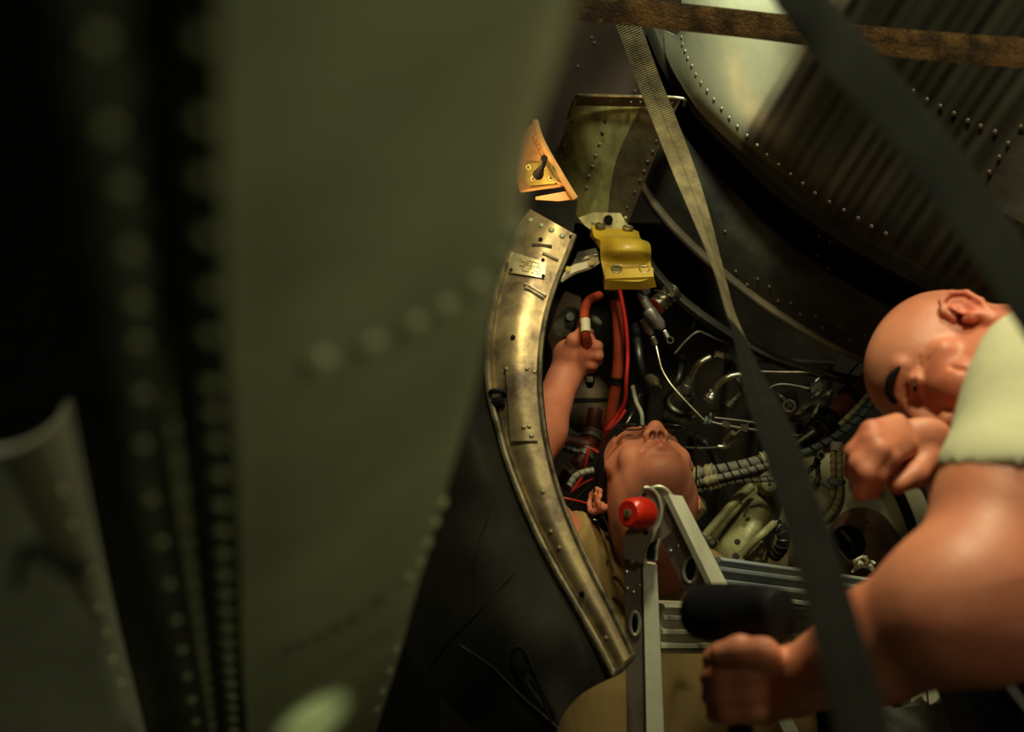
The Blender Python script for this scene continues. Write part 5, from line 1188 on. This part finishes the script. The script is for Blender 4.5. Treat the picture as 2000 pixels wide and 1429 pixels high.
limb(fb, laR, .02)
# hand: fist round the label-sleeve fitting, knuckles to the right
hp_ = wr; palm = C3(1128, 700, 2.43)
fb.cap(wr, C3(1116, 712, 2.43), .025, .028, .02); fb.ell(C3(1126, 690, 2.43), (.034, .02, .034), B3, .02)
fb.cap(C3(1112, 690, 2.43), C3(1146, 700, 2.44), .022, .022, .02)
fingers = [[(1128, 668, 2.42), (1150, 662, 2.405), (1158, 672, 2.44)], [(1136, 680, 2.415), (1166, 676, 2.40), (1170, 688, 2.44)], [(1134, 694, 2.415), (1168, 694, 2.40), (1168, 706, 2.44)], [(1130, 708, 2.42), (1158, 712, 2.41), (1156, 720, 2.44)]]
for k, fg in enumerate(fingers):
    pts = [(C3(*fg[0]), .0112 - .0006 * k), (C3(*fg[1]), .0100 - .0005 * k), (C3(*fg[2]), .0090 - .0005 * k)]
    for (a, ra), (b_, rb) in zip(pts, pts[1:]): fb.cap(a, b_, ra, rb, .005)
for (a, ra), (b_, rb) in zip([(C3(1112, 690, 2.41), .014), (C3(1120, 664, 2.40), .0115), (C3(1138, 648, 2.41), .0095)], [(C3(1120, 664, 2.40), .0115), (C3(1138, 648, 2.41), .0095), (C3(1152, 650, 2.44), .008)]): fb.cap(a, b_, ra, rb, .006)
V, Q = fb.mesh(); L_ = HB.inv(V)
tint = np.ones((len(V), 3))
def paint(mask, colr, w=1.):
    global tint
    m = np.clip(mask, 0, 1)[:, None] * w; tint = tint * (1 - m) + tint * np.array(colr) * m
g = lambda x, y, z, r: np.exp(-(((L_ - np.array([x, y, z]))**2).sum(1)) / r**2)
lip = (np.exp(-((L_[:, 2] + .058) / .008)**2) * np.exp(-(L_[:, 0] / .02)**4) * (L_[:, 1] > .080)); paint(lip, (.8, .42, .42), .9)
for x in (-1, 1): paint(g(x * .0068, .1085, -.0345, .0062) * 1.3, (.08, .04, .03), 1)  # shade inside the nostrils painted into the skin tint
paint((g(.02, .08, -.09, .04) + g(-.02, .08, -.09, .04)) * .6, (.72, .78, .80), .6)
body = fast_mesh('body', V, Q, M_skinB, manB, tint)
eyes(HB, manB, (0, 1, .5)); brows(HB, manB)
# cropped dark hair: shell over the back of the skull
fh = Field(HB.c - .19, HB.c + .19, .004)
fh.ell(HB(0, -.014, .046), (.0795, .1005, .0865), HB.R, .01); fh.ell(HB(0, .03, .055), (.067, .068, .062), HB.R, .02)
fh.plane(HB(0, .068, .075), HB.R @ np.array([0, .85, -.53])); fh.plane(HB(0, .0, .0), HB.R @ np.array([0, .25, -1.]))
fast_mesh('hair', *fh.mesh(), M_hair, manB)
gl = thing('glasses', 'thin dark framed glasses on the upturned face', 'glasses', HB(0, .11, .015))
for s in (-1, 1):
    cg = HB(s * .034, .108, .010); pts = [HB(s * .034 + .023 * math.cos(a), .108 - .10 * abs(s * .034 + .023 * math.cos(a)) ** 1.5, .012 + .015 * math.sin(a)) for a in np.linspace(0, 2 * PI, 33)]
    r0 = link_mesh('rim', *tube_m(pts, .0012, 6, 66), M_frame, gl)
    link_mesh('lens', *poly_m([pts[i] for i in range(0, 32, 2)], .001), mg, gl, smooth=False)
    link_mesh('temple_arm', *tube_m([HB(s * .057, .102, .016), HB(s * .075, .085, .014), HB(s * .083, .03, .016), HB(s * .084, -.015, .014), HB(s * .082, -.03, -.005)], .0014, 6, 30), M_frame, gl)
link_mesh('bridge', *tube_m([HB(-.012, .107, .014), HB(0, .113, .017), HB(.012, .107, .014)], .0013, 6, 12), M_frame, gl)
link_mesh('neck_cord', *tube_m([HB(.082, -.03, -.005), HB(.075, -.03, -.05), HB(.066, -.06, -.10), HB(.05, -.07, -.15)], .0018, 6, 24), M_frame, gl)
# tan shirt
fs = Field((-.06, 2.12, .76), (.62, 2.68, 1.50), .0045)
fs.cap(colB + UP * -.02, chest, .075, .125, .05); fs.ell(chest + np.array([0, 0, -.02]), (.175, .115, .19), None, .05)
fs.ell((chest + hips) / 2 + np.array([0, 0, -.05]), (.165, .11, .24), None, .05)
fs.cap(colB + UP * -.035, shR, .062, .066, .04); fs.cap(colB + UP * -.035, shL, .062, .068, .04)
fs.cap(shR, shR + (elb - shR) * .42, .068, .062, .03); fs.cap(shL, shL + (laR[1][0] - shL) * .7, .064, .062, .03)
rg = random.Random(2)
for k in range(16):      # folds
    a = chest + np.array([rg.uniform(-.15, .15), -.125, rg.uniform(-.25, .12)]); fs.cap(a, a + np.array([rg.uniform(-.02, .02), .0, -.16]), .007, .004, .02, 'sub' if k % 2 else 'add')
for k in range(7): a = shR + np.array([-.05 + .02 * k, -.068, .05 - .012 * k]); fs.cap(a, a + np.array([.07, .02, -.10]), .005, .004, .014, 'sub' if k % 2 else 'add')
fs.plane(shR + (elb - shR) * .48, (elb - shR) / np.linalg.norm(elb - shR)); 
fs.ell(colB + UP * .035, (.066, .066, .035), B3, .008, 'sub')
fast_mesh('t_shirt', *fs.mesh(), M_shirtB, manB)
link_mesh('collar', *ring_m(colB + UP * .012 + FW * -.004, UP * 1. - FW * .25, .063, .006, 36, 8), M_shirtB, manB)
ft = Field((0, 2.2, 0), (.48, 2.7, 1.0), .011)
for s in (-1, 1):
    h = hips + np.array([s * .08, 0, 0]); limb(ft, [(h, .10), (np.array([h[0] + s * .01, 2.40, .5]), .075), (np.array([h[0] + s * .02, 2.44, .09]), .06)], .03)
ft.ell(hips, (.165, .11, .10), None, .04)
fast_mesh('trousers', *ft.mesh(), M_trou, manB)
fo = Field((0, 2.1, -.02), (.48, 2.6, .16), .008)
for s in (-1, 1): x = hips[0] + s * .10; fo.cap((x, 2.44, .10), (x, 2.44, .05), .05, .05, .02); fo.cap((x, 2.43, .045), (x + s * .02, 2.27, .035), .044, .035, .02)
fo.plane((0, 0, 0.001), (0, 0, -1)); fast_mesh('boots', *fo.mesh(), M_boot, manB)

# --- the man at the right: head bent, hand before his nose, other fist round the mallet
HA = Frame(1888, 722, 1.80, None, (-.63, -.58, .516), (-.734, .227, -.64), 1.03)
manA = thing('person', 'bald man in a pale shirt bending in from the right, fist round a mallet', 'person', (P(2230, 1400, 1.6)[0], P(2230, 1400, 1.6)[1], 0))
shN = C3(2070, 830, 1.50); shFa = C3(2040, 950, 1.95); colA = C3(2015, 800, 1.76)
elN = C3(1905, 1205, 1.36); wN = C3(1545, 1335, 1.52)
pel = np.array([.80, 1.95, .93]); chA = C3(2180, 980, 1.78)
fa = Field((.16, 1.10, .75), (.95, 2.15, 1.62), .0030)
build_head(fa, HA, 1.)
fa.cap(HA(0, -.03, -.03), HA(0, -.05, -.08), .056, .060, .03); fa.cap(HA(0, -.045, -.05), colA, .058, .066, .04)
fa.cap(colA, chA, .09, .14, .06)
fa.cap(colA, shN, .06, .066, .04); fa.cap(colA, shFa, .06, .055, .04)
limb(fa, [(shN, .068), (C3(1968, 985, 1.42), .066), (C3(1912, 1150, 1.37), .068)], .03)
elN = C3(1850, 1192, 1.365)
fa.cap(C3(1912, 1150, 1.37), C3(1940, 1230, 1.36), .066, .05, .03)
fa.cap(C3(1925, 1200, 1.36), elN, .056, .064, .03)
fa.cap(elN, C3(1710, 1262, 1.42), .064, .053, .03); fa.cap(C3(1710, 1262, 1.42), wN, .053, .033, .03)
# fist round the handle: the handle stands upright through (1440, 1330)
HX = 1444
fa.cap(wN, C3(1500, 1328, 1.54), .031, .036, .02); fa.ell(C3(1478, 1325, 1.545), (.046, .050, .030), B3, .02)
fy = [1284, 1320, 1356, 1390]
for k, y in enumerate(fy):
    r = [.0142, .0148, .0143, .0130][k]; sh = [4, 0, 3, 10][k]
    pts = [(C3(1492 + sh, y + 2, 1.565), r + .001), (C3(1462 + sh, y - 2, 1.485), r + .001), (C3(1412 + sh, y, 1.492), r), (C3(1394 + sh, y + 3, 1.535), r * .95), (C3(1420 + sh, y + 4, 1.580), r * .88)]
    for (a, ra), (b_, rb) in zip(pts, pts[1:]): fa.cap(a, b_, ra, rb, .0055)
for (a, ra), (b_, rb) in zip([(C3(1520, 1300, 1.51), .019), (C3(1490, 1275, 1.475), .0150), (C3(1446, 1266, 1.462), .0125)], [(C3(1490, 1275, 1.475), .0150), (C3(1446, 1266, 1.462), .0125), (C3(1406, 1272, 1.472), .0105)]): fa.cap(a, b_, ra, rb, .01)
# relaxed far hand in front of the nose
elF = C3(1890, 1230, 1.72); wF = C3(1866, 938, 1.71)
limb(fa, [(shFa, .052), (elF, .042), ((elF + wF) / 2, .040), (wF, .029)], .02)
fa.cap(wF, C3(1822, 904, 1.68), .027, .028, .02); fa.ell(C3(1776, 872, 1.665), (.052, .031, .022), B3 @ np.array([[.93, .36, 0], [-.36, .93, 0], [0, 0, 1]]).T, .02)
hk = [((1752, 828, 1.655), (1702, 842, 1.63), (1668, 884, 1.63), (1662, 921, 1.65), .0118), ((1754, 842, 1.645), (1706, 862, 1.615), (1678, 906, 1.61), (1674, 948, 1.63), .0122),
      ((1762, 858, 1.64), (1718, 880, 1.605), (1694, 924, 1.60), (1682, 962, 1.61), .0118), ((1772, 872, 1.64), (1736, 896, 1.61), (1716, 930, 1.605), (1706, 960, 1.61), .0105)]
for a, b_, c, d, r in hk:
    for (p, rp), (q, rq) in zip([(a, r * 1.1), (b_, r * 1.03), (c, r * .93)], [(b_, r * 1.03), (c, r * .93), (d, r * .84)]): fa.cap(C3(*p), C3(*q), rp, rq, .006)
for (p, rp), (q, rq) in zip([((1812, 900, 1.65), .015), ((1788, 928, 1.63), .0128)], [((1788, 928, 1.63), .0128), ((1752, 948, 1.615), .0105)]): fa.cap(C3(*p), C3(*q), rp, rq, .01)
V, Q = fa.mesh(); L_ = HA.inv(V); tint = np.ones((len(V), 3))
near = (np.abs(L_) < .2).all(1)
lip = near * (np.exp(-((L_[:, 2] + .058) / .009)**2) * np.exp(-(L_[:, 0] / .022)**4) * (L_[:, 1] > .078)); paint(lip, (.8, .5, .5), .8)
for x in (-1, 1): paint(near * g(x * .0068, .1085, -.0345, .0062) * 1.3, (.08, .04, .03), 1)  # dark of the nostril hollows coloured in
for x in (-1, 1): paint(g(x * .087, -.015, .0, .035), (1.1, .62, .6), .8); paint(g(x * .05, .06, -.02, .04), (1.08, .78, .75), .7)
paint(g(0, -.05, .06, .11) * .8, (.82, .85, .85), .7)       # shaved scalp
body = fast_mesh('body', V, Q, M_skinA, manA, tint)
eyes(HA, manA, (0, 1, -.3)); brows(HA, manA, w=1.5)
# pale shirt: yoke and sleeve over the near shoulder
fs = Field((.32, 1.15, .78), (1.25, 2.25, 1.66), .0065)
fs.cap(colA + RT * .03, chA, .11, .165, .06); fs.cap(chA, pel + np.array([0, -.03, .05]), .165, .16, .06)
shS = C3(2092, 805, 1.49)
fs.cap(colA + RT * .07, shS, .080, .100, .05); fs.cap(colA + RT * .06, shFa + RT * .04, .08, .08, .05)
fs.cap(shS, C3(1995, 960, 1.43), .100, .088, .03); fs.cap(shFa, shFa + (elF - shFa) * .5, .08, .07, .03)
dn = (elN - shN) / np.linalg.norm(elN - shN)
cutp = C3(1960, 885, 1.5)
fast_shirt = fs
Vs, Qs = fs.mesh()
# hem of the near sleeve: drop the faces below the hem plane on the arm side only
fs.plane(cutp, UP * -1.0 + RT * -.06, .004) if False else None
fs2 = Field((.32, 1.15, .78), (1.25, 2.25, 1.66), .0065); fs2.f = fs.f.copy()
X = [np.arange(fs2.n[i], dtype=np.float32) * fs2.h + fs2.lo[i] for i in range(3)]; X, Y, Z = np.meshgrid(*X, indexing='ij', sparse=True)
hem = (X - cutp[0]) * (-UP[0] + .1) + (Y - cutp[1]) * (-UP[1]) + (Z - cutp[2]) * (-UP[2])       # >0 below hem
armside = (X - C3(2110, 900, 1.6)[0]) * -1.0                                                     # >0 left of the flank
zone = np.minimum(hem, armside)
fs2.f = np.maximum(fs2.f, zone.astype(np.float32))

fs2.ell(HA(0, .03, -.02), (.118, .15, .15), HA.R, .008, 'sub')
fs2.cap(C3(2012, 700, 1.57), C3(2066, 830, 1.50), .048, .078, .06)
fast_mesh('shirt', *fs2.mesh(), M_shirtA, manA)
ft = Field((.4, 1.5, 0), (1.2, 2.3, 1.05), .011)
for s in (-1, 1):
    h = pel + np.array([s * .085, 0, 0]); limb(ft, [(h, .105), (np.array([h[0] + s * .02, 1.86, .5]), .08), (np.array([h[0] + s * .04, 1.98, .09]), .062)], .03)
ft.ell(pel, (.175, .12, .11), None, .04)
fast_mesh('trousers', *ft.mesh(), M_trou, manA)
fo = Field((.4, 1.6, -.02), (1.2, 2.2, .17), .008)
for s in (-1, 1): x = pel[0] + s * .125; fo.cap((x, 1.98, .10), (x, 1.98, .05), .052, .052, .02); fo.cap((x, 1.97, .045), (x + s * .02, 1.80, .035), .045, .036, .02)
fo.plane((0, 0, 0.001), (0, 0, -1)); fast_mesh('boots', *fo.mesh(), M_boot, manA)

# rubber mallet held in the fist
t = thing('rubber_mallet', 'black rubber mallet held upright in the fist in front of the ladder', 'mallet', P(HX, 1290, 1.535))
a = P(1354, 1194, 1.60); b_ = P(1528, 1204, 1.51)
prof = [(0, .001), (0, mpp(40, 1.55)), (.02, mpp(47, 1.55)), (.06, mpp(53, 1.55)), (.2, mpp(58, 1.55)), (.5, mpp(60, 1.55)), (.8, mpp(58, 1.55)), (.94, mpp(54, 1.55)), (.98, mpp(50, 1.55)), (1, mpp(44, 1.55)), (1, .001)]
link_mesh('head', *lathe_m(a, b_, prof, 48), M_rubber, t)
link_mesh('handle', *tube_m(pt([(HX, 1225, 1.55), (HX, 1300, 1.54), (HX + 2, 1430, 1.54), (HX + 6, 1640, 1.56)]), [.013, .0125, .0135, .0155], 16, 30), M_rubber, t)
